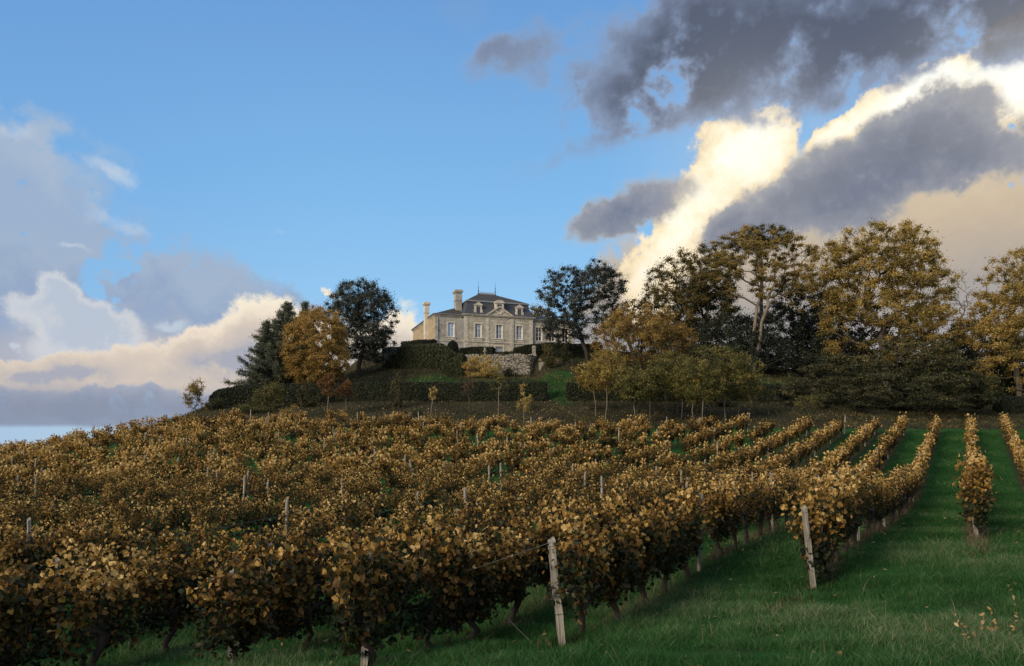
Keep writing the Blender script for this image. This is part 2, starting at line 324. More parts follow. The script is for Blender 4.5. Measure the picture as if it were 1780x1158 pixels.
def G(x, y):
    """ground height"""
    x = np.asarray(x, float); y = np.asarray(y, float); sh = x.shape; x = x.ravel(); y = y.ravel(); out = np.zeros(len(x))
    for i in range(0, len(x), 20000):
        Q = np.stack([x[i:i+20000], y[i:i+20000]], 1)/50
        r = np.linalg.norm(Q[:, None]-_P[None], axis=2); k = np.where(r > 0, r*r*np.log(r+1e-9), 0)
        out[i:i+20000] = k@_w[:-3]+_w[-3]+Q@_w[-2:]
    out = np.clip(out, -14, 14)
    # the cut in front of the retaining wall
    xa, xb = X(800, 92), X(932, 92)
    lat = np.clip(1-np.maximum(np.maximum(xa-x, (x-xb)*1.8), 0)/2.0, 0, 1)
    lim = np.interp(y, [78, 84, 92.0], [6.3, 7.35, 8.75]); inb = lat*(y < 93.3)*np.clip((y-78)/4, 0, 1)
    out = np.where(out > lim, out*(1-inb)+lim*inb, out)
    # the ground under the house is level
    t = np.maximum(np.abs(x-15*0+1.0)-17, np.abs(y-112)-11); b = np.clip(1-np.maximum(t, 0)/5, 0, 1); b = b*b*(3-2*b)
    out = out*(1-b)+12.75*b
    t = np.maximum(np.maximum(np.abs(x-15)-110, np.abs(y-70)-95), 0); b = np.clip(t/90, 0, 1); b = b*b*(3-2*b)
    out = out*(1-b)+(-16)*b
    return (out+CZ).reshape(sh)
def gz(x, y): return float(G(np.array([x]), np.array([y]))[0])

def grow(a, b, step, far, n=26):
    mid = np.arange(a, b+step/2, step); q = np.geomspace(step, far, n).cumsum(); q = q/q[-1]*far
    return np.concatenate([(a-q)[::-1], mid, b+q])
def build_ground():
    gx = grow(-75, 90, 0.75, 9000); gy = grow(-10, 130, 0.75, 9000)
    XX, YY = np.meshgrid(gx, gy); Z = G(XX, YY)
    near = (XX > -30) & (XX < 40) & (YY < 62)
    Z = Z+np.where(near, 0.05*np.sin(XX*1.3+YY*0.7)*np.sin(YY*1.1-XX*0.4), 0)
    nx, ny = len(gx), len(gy); idx = np.arange(nx*ny).reshape(ny, nx)
    F4 = np.stack([idx[:-1, :-1], idx[:-1, 1:], idx[1:, 1:], idx[1:, :-1]], -1).reshape(-1, 4)
    m, g, b = new_mat('ground_cover')
    geo = g.n.new('ShaderNodeNewGeometry'); pos = geo.outputs['Position']
    at = g.n.new('ShaderNodeAttribute'); at.attribute_name = 'bank'
    n1 = g.noise(pos, 0.6, 6, 0.6); n2 = g.noise(pos, 5, 6, 0.7); n3 = g.noise(pos, 22, 5, 0.7)
    grass = g.ramp(g.m('ADD', g.m('MULTIPLY', n1, 0.5), g.m('MULTIPLY', n3, 0.5)), [(0.3, (0.016, 0.054, 0.015)), (0.5, (0.032, 0.100, 0.028)), (0.7, (0.058, 0.135, 0.044))])
    dirt = g.ramp(n3, [(0.3, (0.026, 0.026, 0.016)), (0.55, (0.060, 0.055, 0.034)), (0.7, (0.12, 0.11, 0.075))])
    # litter of fallen leaves as small spots
    vo = g.n.new('ShaderNodeTexVoronoi'); vo.inputs['Scale'].default_value = 3.2; g.put(vo.inputs['Vector'], pos)
    spot = g.m('MULTIPLY', g.ss(vo.outputs['Distance'], 0.22, 0.12), g.ss(g.noise(pos, 1.1, 3), 0.45, 0.62))
    dirt = g.mix(g.m('MULTIPLY', spot, 0.75), dirt, (0.22, 0.13, 0.05))
    c = g.vm('DOT_PRODUCT', pos, (ND[0]/2.25, ND[1]/2.25, 0))
    fr = g.m('PINGPONG', g.m('SUBTRACT', c, g.m('MULTIPLY_ADD', g.m('LESS_THAN', c, -2.3), 0.178, 0.067)), 0.5)        # 0 on a row line, 0.5 in the alley
    strip = g.ss(g.m('ADD', fr, g.m('MULTIPLY', g.m('SUBTRACT', n2, 0.5), 0.22)), 0.17, 0.07)
    bank = g.ss(g.m('ADD', at.outputs['Fac'], g.m('MULTIPLY', g.m('SUBTRACT', n2, 0.5), 0.7)), 0.35, 0.65)
    vinezone = g.n.new('ShaderNodeAttribute'); vinezone.attribute_name = 'vines'
    f = g.m('MAXIMUM', bank, g.m('MULTIPLY', g.m('MULTIPLY', strip, vinezone.outputs['Fac']), 0.75))
    g.put(b.inputs['Base Color'], g.mix(f, grass, dirt)); b.inputs['Roughness'].default_value = 1.0; b.inputs['Specular IOR Level'].default_value = 0.0
    bp = g.n.new('ShaderNodeBump'); bp.inputs['Strength'].default_value = 0.8; bp.inputs['Distance'].default_value = 0.08
    g.put(bp.inputs['Height'], g.m('ADD', n2, n3)); g.l.new(bp.outputs[0], b.inputs['Normal'])
    mb = MB(); mb.add(np.stack([XX, YY, Z], -1).reshape(-1, 3), F4, smooth=True)
    o = mb.build('ground', m); tag(o, kind='structure')
    # bank: 1 = bare littered slope, 0 = turf
    PX = 890+XX/np.maximum(YY, 1)*F
    bk = np.clip((YY-60.5)/2.0, 0, 1)*np.clip((135-YY)/10, 0, 1)
    lawn = np.exp(-(((XX-X(770, 82))/4.5)**2+((YY-82)/4.0)**2)*1.2)+np.exp(-(((XX-X(975, 80))/2.0)**2+((YY-80)/9)**2))+np.exp(-(((XX-X(920, 84))/4)**2+((YY-82)/3)**2))+np.exp(-(((XX-X(1330, 82))/7)**2+((YY-85)/4)**2))*.8
    bk = np.clip(bk-lawn*1.0, 0, 1)
    for nm, arr in (('bank', bk), ('vines', np.clip((61-YY)/2, 0, 1)*np.clip((YY-6)/3, 0, 1))):
        A = o.data.attributes.new(nm, 'FLOAT', 'POINT'); A.data.foreach_set('value', arr.ravel().astype(np.float32))
build_ground()

# ------------------------------------------------------------------ materials
Y1, Y2, Y3 = (0.50, 0.25, 0.045), (0.36, 0.16, 0.030), (0.20, 0.085, 0.022)
M = dict(
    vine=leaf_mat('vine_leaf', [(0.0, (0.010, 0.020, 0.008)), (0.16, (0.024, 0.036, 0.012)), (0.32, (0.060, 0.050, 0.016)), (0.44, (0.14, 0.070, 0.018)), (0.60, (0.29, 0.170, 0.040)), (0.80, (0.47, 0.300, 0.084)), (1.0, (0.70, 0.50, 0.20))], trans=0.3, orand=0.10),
    bark=pmat('vine_bark', (0.035, 0.026, 0.018), 0.95, 0.5, 12, 1.0, 60, stretch=(1, 1, 0.25)),
    cane=pmat('vine_cane', (0.10, 0.06, 0.035), 0.8, 0.4, 20, 0.2),
    post=pmat('weathered_wood', (0.36, 0.335, 0.28), 0.85, 0.45, 9, 0.9, 50, stretch=(3, 3, 0.2), rgb2=(0.10, 0.09, 0.075)),
    wire=pmat('galvanised_wire', (0.16, 0.15, 0.14), 0.5, 0.2, 5, 0, metal=0.6),
    grass=leaf_mat('grass_blade', [(0.0, (0.012, 0.042, 0.012)), (0.45, (0.030, 0.100, 0.026)), (0.80, (0.060, 0.150, 0.048)), (0.95, (0.12, 0.20, 0.09)), (1.0, (0.24, 0.26, 0.15))], trans=0.25, rough=0.7, spec=0.08),
    straw=leaf_mat('dry_stem', [(0.0, (0.035, 0.024, 0.014)), (0.6, (0.085, 0.062, 0.036)), (1.0, (0.20, 0.15, 0.085))], trans=0.1),
    trunk=pmat('tree_bark', (0.075, 0.062, 0.048), 0.95, 0.45, 3, 1.0, 14, stretch=(1, 1, 0.3)),
    pale_trunk=pmat('pale_bark', (0.17, 0.145, 0.11), 0.9, 0.4, 4, 0.5, 20, stretch=(1, 1, 0.4)),
    dark_trunk=pmat('dark_bark', (0.03, 0.026, 0.020), 0.95, 0.4, 4, 0.8, 14),
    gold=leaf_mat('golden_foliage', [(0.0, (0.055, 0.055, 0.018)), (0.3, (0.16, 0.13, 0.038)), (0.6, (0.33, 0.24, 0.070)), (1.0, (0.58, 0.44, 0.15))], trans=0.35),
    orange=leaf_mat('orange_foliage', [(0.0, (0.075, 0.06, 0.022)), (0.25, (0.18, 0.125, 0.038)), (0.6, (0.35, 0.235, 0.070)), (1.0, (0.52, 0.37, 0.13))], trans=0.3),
    olive=leaf_mat('olive_foliage', [(0.0, (0.022, 0.026, 0.012)), (0.4, (0.065, 0.064, 0.024)), (0.75, (0.15, 0.125, 0.042)), (1.0, (0.30, 0.21, 0.075))], trans=0.3),
    dark=leaf_mat('evergreen_foliage', [(0.0, (0.008, 0.013, 0.008)), (0.5, (0.020, 0.030, 0.016)), (0.85, (0.040, 0.054, 0.030)), (1.0, (0.075, 0.085, 0.05))], trans=0.15, rough=0.45, spec=0.5),
    cedar=leaf_mat('cedar_needles', [(0.0, (0.05, 0.065, 0.05)), (0.5, (0.13, 0.155, 0.11)), (1.0, (0.25, 0.27, 0.20))], trans=0.3),
    oak=leaf_mat('holm_oak_foliage', [(0.0, (0.016, 0.021, 0.017)), (0.5, (0.045, 0.056, 0.044)), (1.0, (0.12, 0.135, 0.11))], trans=0.15, rough=0.4, spec=0.5),
    lime=leaf_mat('yellow_green_foliage', [(0.0, (0.030, 0.040, 0.014)), (0.4, (0.085, 0.095, 0.030)), (0.75, (0.20, 0.18, 0.055)), (1.0, (0.42, 0.32, 0.10))], trans=0.35),
    yellow=leaf_mat('pale_yellow_foliage', [(0.0, (0.12, 0.10, 0.03)), (0.4, (0.32, 0.24, 0.07)), (1.0, (0.58, 0.45, 0.16))], trans=0.35),
    russet=leaf_mat('russet_foliage', [(0.0, (0.05, 0.03, 0.014)), (0.5, (0.15, 0.075, 0.025)), (1.0, (0.30, 0.16, 0.05))], trans=0.3),
    shade=leaf_mat('dark_shrub_foliage', [(0.0, (0.014, 0.020, 0.010)), (0.5, (0.040, 0.046, 0.020)), (0.85, (0.095, 0.092, 0.036)), (1.0, (0.20, 0.16, 0.06))], trans=0.25),
    hedge=leaf_mat('hedge_foliage', [(0.0, (0.008, 0.013, 0.006)), (0.5, (0.018, 0.024, 0.010)), (0.85, (0.038, 0.044, 0.019)), (1.0, (0.10, 0.085, 0.036))], trans=0.1),
    hedge_light=leaf_mat('lighter_hedge_foliage', [(0.0, (0.014, 0.02, 0.008)), (0.5, (0.040, 0.050, 0.020)), (0.85, (0.085, 0.09, 0.038)), (1.0, (0.18, 0.15, 0.06))], trans=0.1),  # lighter olive version of the hedge leaves
    fallen=leaf_mat('fallen_leaf', [(0.0, (0.10, 0.06, 0.025)), (0.6, (0.28, 0.18, 0.07)), (1.0, (0.50, 0.38, 0.20))], trans=0.1),
)

# ------------------------------------------------------------------ vines
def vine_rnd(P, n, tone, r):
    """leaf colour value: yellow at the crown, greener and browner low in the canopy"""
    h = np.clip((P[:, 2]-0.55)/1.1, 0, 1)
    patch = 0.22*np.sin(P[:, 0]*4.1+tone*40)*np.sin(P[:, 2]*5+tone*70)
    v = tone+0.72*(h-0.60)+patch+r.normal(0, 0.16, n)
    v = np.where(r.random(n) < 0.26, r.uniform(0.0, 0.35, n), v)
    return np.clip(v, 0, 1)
def canopy_pts(n, r, dense, top, w, low=0.55, xr=0.60):
    """leaf positions of one vine: x along the row, y across, z up"""
    m = int(n*1.8)
    # shoots: leaves cluster on canes that rise from the cordon
    ns = int(15*dense)+3; sx = r.uniform(-xr, xr, ns); sy = r.normal(0, w*0.33, ns); st = top*r.uniform(0.72, 1.06, ns); lean = r.normal(0, 0.13, (ns, 2))
    k = r.integers(0, ns, m); t = r.beta(1.15, 0.85, m); z = low+(st[k]-low)*t
    bulge = w*(0.35+0.75*np.sin(np.clip((z-0.45)/1.35, 0, 1)*math.pi))
    P = np.stack([sx[k]+lean[k, 0]*t+r.normal(0, 0.09, m), sy[k]+lean[k, 1]*t+r.normal(0, 0.42, m)*bulge, z+r.normal(0, 0.05, m)], 1)
    # weeping side leaves
    q = r.random(m) < 0.16; P[q, 2] -= r.uniform(0, 0.30, q.sum())
    return P[P[:, 2] > low-.13+0.10*np.sin(P[:, 0]*7+ns)][:n]
def vine_parts(lod, r, low=0.42):
    dense = r.uniform(0.65, 1.1); top = r.uniform(1.38, 1.66) if lod < 2 else r.uniform(1.16, 1.42); w = r.uniform(0.17, 0.25)*(1, .88, .74)[lod]; tone = r.uniform(0.50, 0.66)
    fol = MB(); n, sz, shp = {0: (2000, 0.064, 'lobe'), 1: (900, 0.085, 'blade'), 2: (250, 0.150, 'quad')}[lod]
    if low < .4: n, sz = 1750, 0.078
    n = int(n*dense)
    P = canopy_pts(n, r, dense, top, w, low, 0.43 if lod == 2 else 0.58)
    side = np.stack([np.zeros(len(P)), P[:, 1]*2.2, 0.25+0*P[:, 0]], 1)
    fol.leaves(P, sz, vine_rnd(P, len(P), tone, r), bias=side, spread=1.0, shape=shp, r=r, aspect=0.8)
    tr = MB(); k = (8, 6, 4)[lod]; hh = r.uniform(0.50, 0.64); sx, sy = r.normal(0, 0.06, 2); rr = r.uniform(0.042, 0.060)
    kink = r.normal(0, 0.055 if lod == 0 else .035, (5, 2))
    zs = np.array([-0.12, 0.0, 0.16, 0.34, hh]); P0 = np.stack([kink[:, 0]+sx*zs/hh, kink[:, 1]*0.7+sy*zs/hh, zs], 1)
    tr.tube(P0, rr*np.array([1.35, 1.1, 0.85, 0.95, 1.5]), k, jit=0.18)
    for sg in (-1, 1):
        e = r.uniform(0.38, 0.52)
        Q = [P0[-1], P0[-1]+[sg*e*0.35, r.normal(0, .03), 0.07], P0[-1]+[sg*e, r.normal(0, .03), 0.10+r.normal(0, .03)]]
        tr.tube(Q, rr*np.array([1.05, 0.75, 0.35]), max(4, k-2), jit=0.2)
    if lod < 2:
        for i in range(7 if lod == 0 else 4):
            x0 = r.uniform(-0.45, 0.45); y0 = r.normal(0, 0.03)
            Q = [(x0, y0, hh+0.06), (x0+r.normal(0, .06), y0+r.normal(0, .05), hh+0.45), (x0+r.normal(0, .16), y0+r.normal(0, .12), top*r.uniform(.85, 1.02))]
            tr.tube(Q, [0.009, 0.007, 0.003], 4, mi=1, cap=False)
        if lod == 0:
            for q_ in range(4):
                kx, ky = r.normal(0, .06, 2); tr.tube([P0[-1]+[0, 0, -.05], P0[-1]+[kx*.6, ky*.6, .03], P0[-1]+[kx*1.5, ky*1.5, .10+r.uniform(0, .08)]], [rr*1.1, rr*.9, rr*.35], 6, jit=.35)
    return tr, fol, tone, dense
rv = np.random.default_rng(5)
VAR = {}
for lod, nvar in ((0, 9), (1, 9)):
    VAR[lod] = []
    for i in range(nvar):
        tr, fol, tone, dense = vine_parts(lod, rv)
        VAR[lod].append((tr.mesh('vine_trunk', [M['bark'], M['cane']]), fol.mesh('vine_foliage', M['vine']), tone, dense))
VAR['low'] = []
for i in range(6):
    tr, fol, tone, dense = vine_parts(0, rv, 0.28)
    VAR['low'].append((tr.mesh('vine_trunk', [M['bark'], M['cane']]), fol.mesh('vine_foliage', M['vine']), tone, dense))
FARV = [vine_parts(2, rv) for _ in range(10)]
def c_of(k): return 0.15-2.25*k if k < 3 else 0.55-2.25*k
NEAR = {-1: 19.0, 0: 16.0, 1: 11.8, 2: 9.3, 3: 8.9, 4: 9.95, 5: 8.6}
def near_y(k):
    if k in NEAR: return NEAR[k]
    if k < -1: return 19+(-1-k)*2
    c = c_of(k)                                   # start a little outside the left edge of the picture
    y = (-c)/(1.114)*1.0
    return max(9.5, y-2.6)
KMAX = 33
def row_xy(k, t): return c_of(k)*ND+t*DD
def t_at_y(k, y): return (y-c_of(k)*ND[1])/DD[1]
vines = []; posts = []
rr_ = np.random.default_rng(21)
for k in range(-3, KMAX):
    y0 = near_y(k); y1 = 59.0+rr_.normal(0, 0.5)+(max(0, k-14)*0.42)
    t0, t1 = t_at_y(k, y0), t_at_y(k, y1); n = 0; t = t0+{0: 0.35, 1: 0.38, 2: 0.5, 3: 0.12, 4: 0.2, 5: 0.2}.get(k, 0.6)
    while t < t1:
        miss = 0.015 if k < 6 else 0.13
        dens = math.sin(t*0.21+k*1.7)+math.sin(t*0.13-k*0.9)
        if not (rr_.random() < miss*(1.8 if dens > 0.7 else 0.8)) or n < 3:
            n += 1; vines.append((k, n, t+rr_.normal(0, 0.05), dens))
        t += 1.08
    j = 0; t = t0 if k <= 5 else t0+rr_.uniform(0, 5)
    while t < t1+1:
        j += 1; posts.append((k, j, t)); t += (6.5 if j > 1 else 5.4) if k < 6 else 9.5
def seen(x, y, pad=1.5): return y > 3 and -0.70*y-pad < x < 0.70*y+pad
VL = []
for k, n, t, dens in vines:
    x, y = row_xy(k, t)
    if seen(x, y, 2.5): VL.append((y, k, n, x, t, dens))
VL.sort()
YAW = math.atan2(DD[1], DD[0])
order_in_row = {}
far = MB(); rf = np.random.default_rng(9)
for i, (y, k, n, x, t, dens) in enumerate(VL):
    z = gz(x, y); yaw = YAW+(math.pi if rf.random() < 0.5 else 0)+rf.normal(0, 0.05)
    s_ = rf.uniform(0.92, 1.10)*(1.06 if y > 33 else 1)
    if k >= 9 and rf.random() < 0.25: s_ *= rf.uniform(0.7, 0.9)
    if i < 300:
        lod = 0 if y < 15.5 else 1
        if (k in (0, 1) and order_in_row.get(k, 0) < 1) or (k in (3, 4) and order_in_row.get(k, 0) < 3) or (k == 5 and y < 11.2) or (k in (6, 7) and y < 12): lod = 'low'
        tm, fm, tone, dn = VAR[lod][rf.integers(0, len(VAR[lod]))]
        order_in_row[k] = order_in_row.get(k, 0)+1; q = order_in_row[k]
        o = empty('grapevine', (x, y, z), yaw); o.scale = (1, 1, s_)
        for nm, me in (('trunk', tm), ('foliage', fm)):
            c_ = bpy.data.objects.new(nm, me); C.objects.link(c_); c_.parent = o
        w1 = 'golden' if tone > 0.60 else ('yellow-brown' if tone > 0.55 else 'greenish bronze')
        start = 'near end' if k <= 5 else 'left picture edge'
        tag(o, f"{w1} {'full' if dn > 0.88 else 'thin'} grapevine, {ordn(q)} from {start} of {ordn(k+2)} row from right", 'grapevine', 'grapevines trained in rows on the slope')
    else:
        tr, fol, tone, dn = FARV[rf.integers(0, len(FARV))]
        ca, sa = math.cos(yaw), math.sin(yaw); Rm = np.array([[ca, -sa, 0], [sa, ca, 0], [0, 0, s_]]).T
        sh = 0.13+0.12*np.clip((k-8)/12, 0, 1)+0.07*math.sin(t*.3+k)+rf.normal(0, .07)-(0.22 if (k in (17, 18, 21) and rf.random() < .6) else 0)  # warm sunlit look put into the far leaves' colour, stronger towards the left
        gap = 1.0
        for src, mi in ((tr, 1), (fol, 0)):
            V = np.concatenate(src.V)@Rm+np.array([x, y, z]); far.V.append(V)
            for f, r_, m_, sm in src.F:
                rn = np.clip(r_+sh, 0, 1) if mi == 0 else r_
                far.F.append((f+far.nv, rn, mi, sm))
            far.nv += len(V)
if far.nv:
    o = far.build('distant_grapevines', [M['vine'], M['bark']]); tag(o, 'golden autumn vine rows covering the far upper slope below the bank', 'grapevines', kind='stuff')

# ------------------------------------------------------------------ trellis posts and wires
def post_mesh(w, h, r, notch=True, wedge=False):
    m = MB(); zs = np.linspace(-0.15, h, 9)
    a = r.uniform(0.85, 1.1, (9, 4)); bx_ = r.normal(0, 0.004, (9, 2)).cumsum(0)
    V = np.array([[(bx_[i, 0]+sx*w/2*a[i, j], bx_[i, 1]+sy*w/2*a[i, j], zs[i]+(0.02*(sx+sy) if i == 8 else 0)) for j, (sx, sy) in enumerate(((-1, -1), (1, -1), (1, 1), (-1, 1)))] for i in range(9)]).reshape(-1, 3)
    fs = [[i*4+j, i*4+(j+1) % 4, (i+1)*4+(j+1) % 4, (i+1)*4+j] for i in range(8) for j in range(4)]
    m.add(V, fs+[[32, 33, 34, 35]])
    if notch:
        for zz in (h-0.08, h*0.6, h*.3): m.box(-w/2-0.006, w/2+0.006, -w/2-0.006, w/2+0.006, zz, zz+0.006, mi=1)
    return m
rp = np.random.default_rng(3)
PM = [post_mesh(0.068, 1.50, rp).mesh('post', [M['post'], M['wire']]) for _ in range(4)]
PE = {k: post_mesh(w, h, rp) for k, (w, h) in {0: (0.06, 0.80), 1: (0.07, 1.33), 2: (0.085, 1.33), 3: (0.085, 1.42), 4: (0.06, 1.28), 5: (0.09, 1.15)}.items()}
LEAN = {0: (-4, 0), 1: (-8, -2), 2: (-5.2, 3), 3: (2, 2), 4: (0.5, 1), 5: (1, 2)}
cnt = 0
PV = sorted((p for p in posts if seen(*row_xy(p[0], p[2]))), key=lambda p: row_xy(p[0], p[2])[1])[:300]
desc_end = {0: 'pale wooden end post of the slim lone vine row at right', 1: 'leaning pale end post where the second big vine row meets the grass', 2: 'tall pale squared end post leaning left in the foreground centre', 3: 'grey end post wrapped in golden vine leaves at bottom centre', 4: 'grey end post poking through leaves left of the leaf-wrapped post', 5: 'grey end post outside the picture, left of the corner vines'}
for k, j, t in PV:
    x, y = row_xy(k, t)
    if j == 1 and k in PE and k != 5:
        o = PE[k].build('trellis_post', [M['post'], M['wire']], loc=(x, y, gz(x, y))); lx, ly = LEAN[k]
        o.rotation_euler = (R(-ly), R(lx), R(8)); tag(o, desc_end[k], 'post', 'wooden trellis posts in the vineyard')
    else:
        o = bpy.data.objects.new('trellis_post', PM[rp.integers(0, 4)]); C.objects.link(o)
        x += rp.normal(0, .04); o.location = (x, y, gz(x, y)); o.rotation_euler = (R(rp.normal(0, 2.5)), R(rp.normal(0, 2.5)), YAW+rp.normal(0, .2))
        sc = rp.uniform(0.98, 1.15); o.scale = (0.8 if y > 20 else .9, 0.8 if y > 20 else .9, (sc if y < 30 else sc*.88) if y > 14 else 0.97)
        start = 'near end' if k <= 5 else 'left picture edge'
        tag(o, f"grey trellis post, {ordn(j)} from {start} of {ordn(k+2)} vine row from right", 'post', 'wooden trellis posts in the vineyard')
for k in range(-1, 8):
    y0 = near_y(k)
    for nm, hh in (('lower', 0.62), ('upper', 1.18)):
        m = MB(); ts = np.arange(t_at_y(k, y0), t_at_y(k, 46), 2.5); pts = []
        for t in ts:
            x, y = row_xy(k, t); pts.append((x, y, gz(x, y)+hh))
        m.tube(pts, 0.004, 4, cap=False); o = m.build('trellis_wire', M['wire'])
        tag(o, f"thin {nm} trellis wire along the {ordn(k+2)} vine row from the right", 'wire', 'trellis wires strung along the rows')
# anchor wire of the foreground end post
m = MB(); x, y = row_xy(3, t_at_y(3, 8.9)+2.6); m.tube([(x, y, gz(x, y)+0.62), (x+0.75, y-2.0, gz(x+0.75, y-2.0)+0.02)], 0.005, 4)
tag(m.build('anchor_wire', M['wire']), 'slack pale anchor wire running down to the grass left of foreground post', 'wire')
m = MB(); x, y = row_xy(2, t_at_y(2, 9.3)); m.tube([(x-0.14, y, gz(x, y)+1.3), (x-1.35, y+.9, gz(x-1.35, y+.9)+1.02)], 0.004, 4)
tag(m.build('stay_wire', M['wire']), 'thin stay wire from the top of the foreground end post to the next row', 'wire')

# ------------------------------------------------------------------ grass
def blades(name, n, region, hgt, wid, label, mat, seed, dens=None, hv=0.5, lean=0.5, cat='grass', tone=0.5):
    r = np.random.default_rng(seed); x0, x1, y0, y1 = region
    x = r.uniform(x0, x1, n); y = y0+(y1-y0)*r.random(n)**1.0
    keep = (np.abs(x) < 0.72*y+1.2)
    if dens is not None: keep &= r.random(n) < dens(x, y)
    x, y = x[keep], y[keep]; n = len(x); z = G(x, y)
    tuft = np.sin(x*2.1+np.sin(y*1.7)*1.5)*np.sin(y*2.6+x*0.6)+0.6*np.sin(x*5.3+y*3.1)*np.sin(y*6.1-x*2.2)
    h = hgt*(1+hv*tuft*0.5)*r.uniform(0.45, 1.35, n); w = wid*r.uniform(0.6, 1.3, n)
    an = r.uniform(0, 2*np.pi, n); d1 = np.stack([np.cos(an), np.sin(an)], 1); 
    la = r.uniform(0, 2*np.pi, n)+0.6*np.sin(x*.8); ll = h*lean*r.uniform(0.15, 1.5, n); L = np.stack([np.cos(la)*ll, np.sin(la)*ll], 1)
    B = np.stack([x, y, z-0.01], 1)
    def pt(f, s, hf):
        q = B.copy(); q[:, :2] += L*f+d1*(w*s)[:, None]; q[:, 2] += h*hf; return q
    V = np.stack([pt(0, -.5, 0), pt(0, .5, 0), pt(0.28, .38, .55), pt(.28, -.38, .55), pt(1, 0, .93)], 1).reshape(-1, 3)
    b = np.arange(n)*5; rn = np.clip(tone+0.18*np.sin(x*.9+y*.5)+0.12*tuft+r.normal(0, .2, n), 0, 1)
    mb = MB(); mb.add(V, np.stack([b, b+1, b+2, b+3], 1), rnd=rn); 
    mb.F.append((np.stack([b+3, b+2, b+4], 1), np.clip(rn+.12, 0, 1), 0, False))
    o = mb.build(name, mat); tag(o, label, cat, kind='stuff'); return o
def rowdist(x, y):
    c = (x*ND[0]+y*ND[1]); k = np.where(c < -5, (c-0.55)/2.25, (c-0.15)/2.25); return np.abs(k-np.round(k))*2.25
blades('near_grass', 620000, (-9, 13, 5.2, 15), 0.12, 0.0058, 'long green meadow grass in the foreground beside the vine row ends', M['grass'], 1,
       dens=lambda x, y: np.clip(1.25-(y-5)/14, 0.45, 1)*np.where(x > -2.5, 1, 0.55), hv=1.1, lean=0.85)
blades('mid_grass', 460000, (-6, 26, 11.5, 34), 0.10, 0.012, 'green grass of the alleys between the near vine rows', M['grass'], 2,
       dens=lambda x, y: np.clip(1.2-(y-14)/34, 0.35, 1)*np.clip((y-11)/3, .3, 1)*np.where(x > 0.28*y, 1, 0.15)*np.clip(.35+rowdist(x, y)*1.1, 0, 1), tone=0.42)
blades('far_grass', 200000, (6, 46, 33, 60), 0.09, 0.028, 'short green grass of the far alleys on the right', M['grass'], 3,
       dens=lambda x, y: np.where(x > 0.25*y, 0.9, 0.1)*np.clip((rowdist(x, y)-.35)*3, 0, 1), tone=0.40)
blades('tall_straw', 700, (-3, 13, 5.5, 17), 0.26, 0.006, 'scattered pale dry grass stems standing in the meadow grass', M['straw'], 4, lean=0.6, cat='dry grass', tone=0.9)
blades('row_foot_weeds', 300000, (-8, 26, 8, 40), 0.20, 0.012, 'dry brown weeds at the feet of the vines along the rows', M['straw'], 6,
       dens=lambda x, y: np.where((rowdist(x, y) < 0.22) & (y > 8.6+np.abs(x-1)*.55), 0.55+.45*np.sin(x*1.3+y), 0), hv=0.8, lean=0.8, cat='weeds', tone=0.45)
def litter(name, n, fn, size, label, seed, mat='fallen', bias=(0, 0, 1.6)):
    r = np.random.default_rng(seed); P = fn(r, n); P = P[(np.abs(P[:, 0]) < 0.75*P[:, 1]+2)]
    z = G(P[:, 0], P[:, 1]); P = np.stack([P[:, 0], P[:, 1], z+r.uniform(0.01, 0.06, len(P))], 1)
    m = MB(); m.leaves(P, size, r.random(len(P)), bias=bias, shape='blade' if size < .12 else 'quad', r=r, aspect=.7); o = m.build(name, M[mat]); tag(o, label, 'fallen leaves', kind='stuff')
litter('fallen_vine_leaves', 2600, lambda r, n: np.stack([r.uniform(-8, 20, n), r.uniform(6, 30, n)], 1), 0.075, 'fallen yellow vine leaves scattered on the near grass', 3)
def bankpts(r, n):
    y = r.uniform(62, 94, n); x = r.uniform(-.42, .6, n)*y; k = (np.sin(x*.5)+np.sin(y*.8+x*.3)+r.normal(0, .8, n)) > -.2
    return np.stack([x, y], 1)[k]
litter('bank_leaf_litter', 22000, bankpts, 0.17, 'brown and yellow leaf litter on the bank under the house', 4)
blades('bank_weeds', 190000, (-34, 62, 61, 100), 0.22, 0.05, 'rough brown and green weeds covering the bank below the house', M['shade'], 8, hv=0.9, lean=1.0, cat='weeds', tone=0.50, dens=lambda x, y: 0.5+0.5*np.sin(x*.7)*np.sin(y*.9+x*.2))
blades('bank_grass', 60000, (-30, 30, 74, 92), 0.16, 0.05, 'green grass patches on the bank above the lower hedge', M['grass'], 9, tone=.25, dens=lambda x, y: np.clip(1.1-np.minimum(np.hypot((x-X(770, 82))/6.5, (y-82)/5), np.minimum(np.hypot((x-X(970, 80))/2.4, (y-80)/8), np.hypot((x-X(905, 84))/5, (y-82)/3.5))), 0, 1))

# pale broad-leaved weeds at the right edge
def sprig(px, d, n, label, h=0.35):
    r = np.random.default_rng(int(px)); x, y = X(px, d), d; z = gz(x, y); o = empty('weed_sprig', (x, y, z)); st = MB(); lf = MB()
    for i in range(3):
        a_ = r.uniform(0, 6.28); tip = np.array([math.cos(a_)*h*.4, math.sin(a_)*h*.4, h*r.uniform(.7, 1)])
        st.tube([(0, 0, -.02), tip*[.4, .4, .6], tip], [.004, .003, .002], 4)
        lf.leaves(np.array([tip*f+r.normal(0, .02, 3) for f in np.linspace(.45, 1, n)]), .05, r.uniform(.4, .9, n), bias=(-.4, -.8, .4), shape='blade', r=r)
    st.build('stem', M['straw'], o); lf.build('leaves', M['fallen'], o); tag(o, label, 'weed')
sprig(1692, 6.9, 5, 'pale leafed weed sprig in the grass, left of two at lower right')
sprig(1738, 7.1, 5, 'reddish pale leafed weed sprig near the lower right edge', .4)
sprig(1778, 7.2, 4, 'tall weed sprig with one big curled pale leaf at right edge', .5)

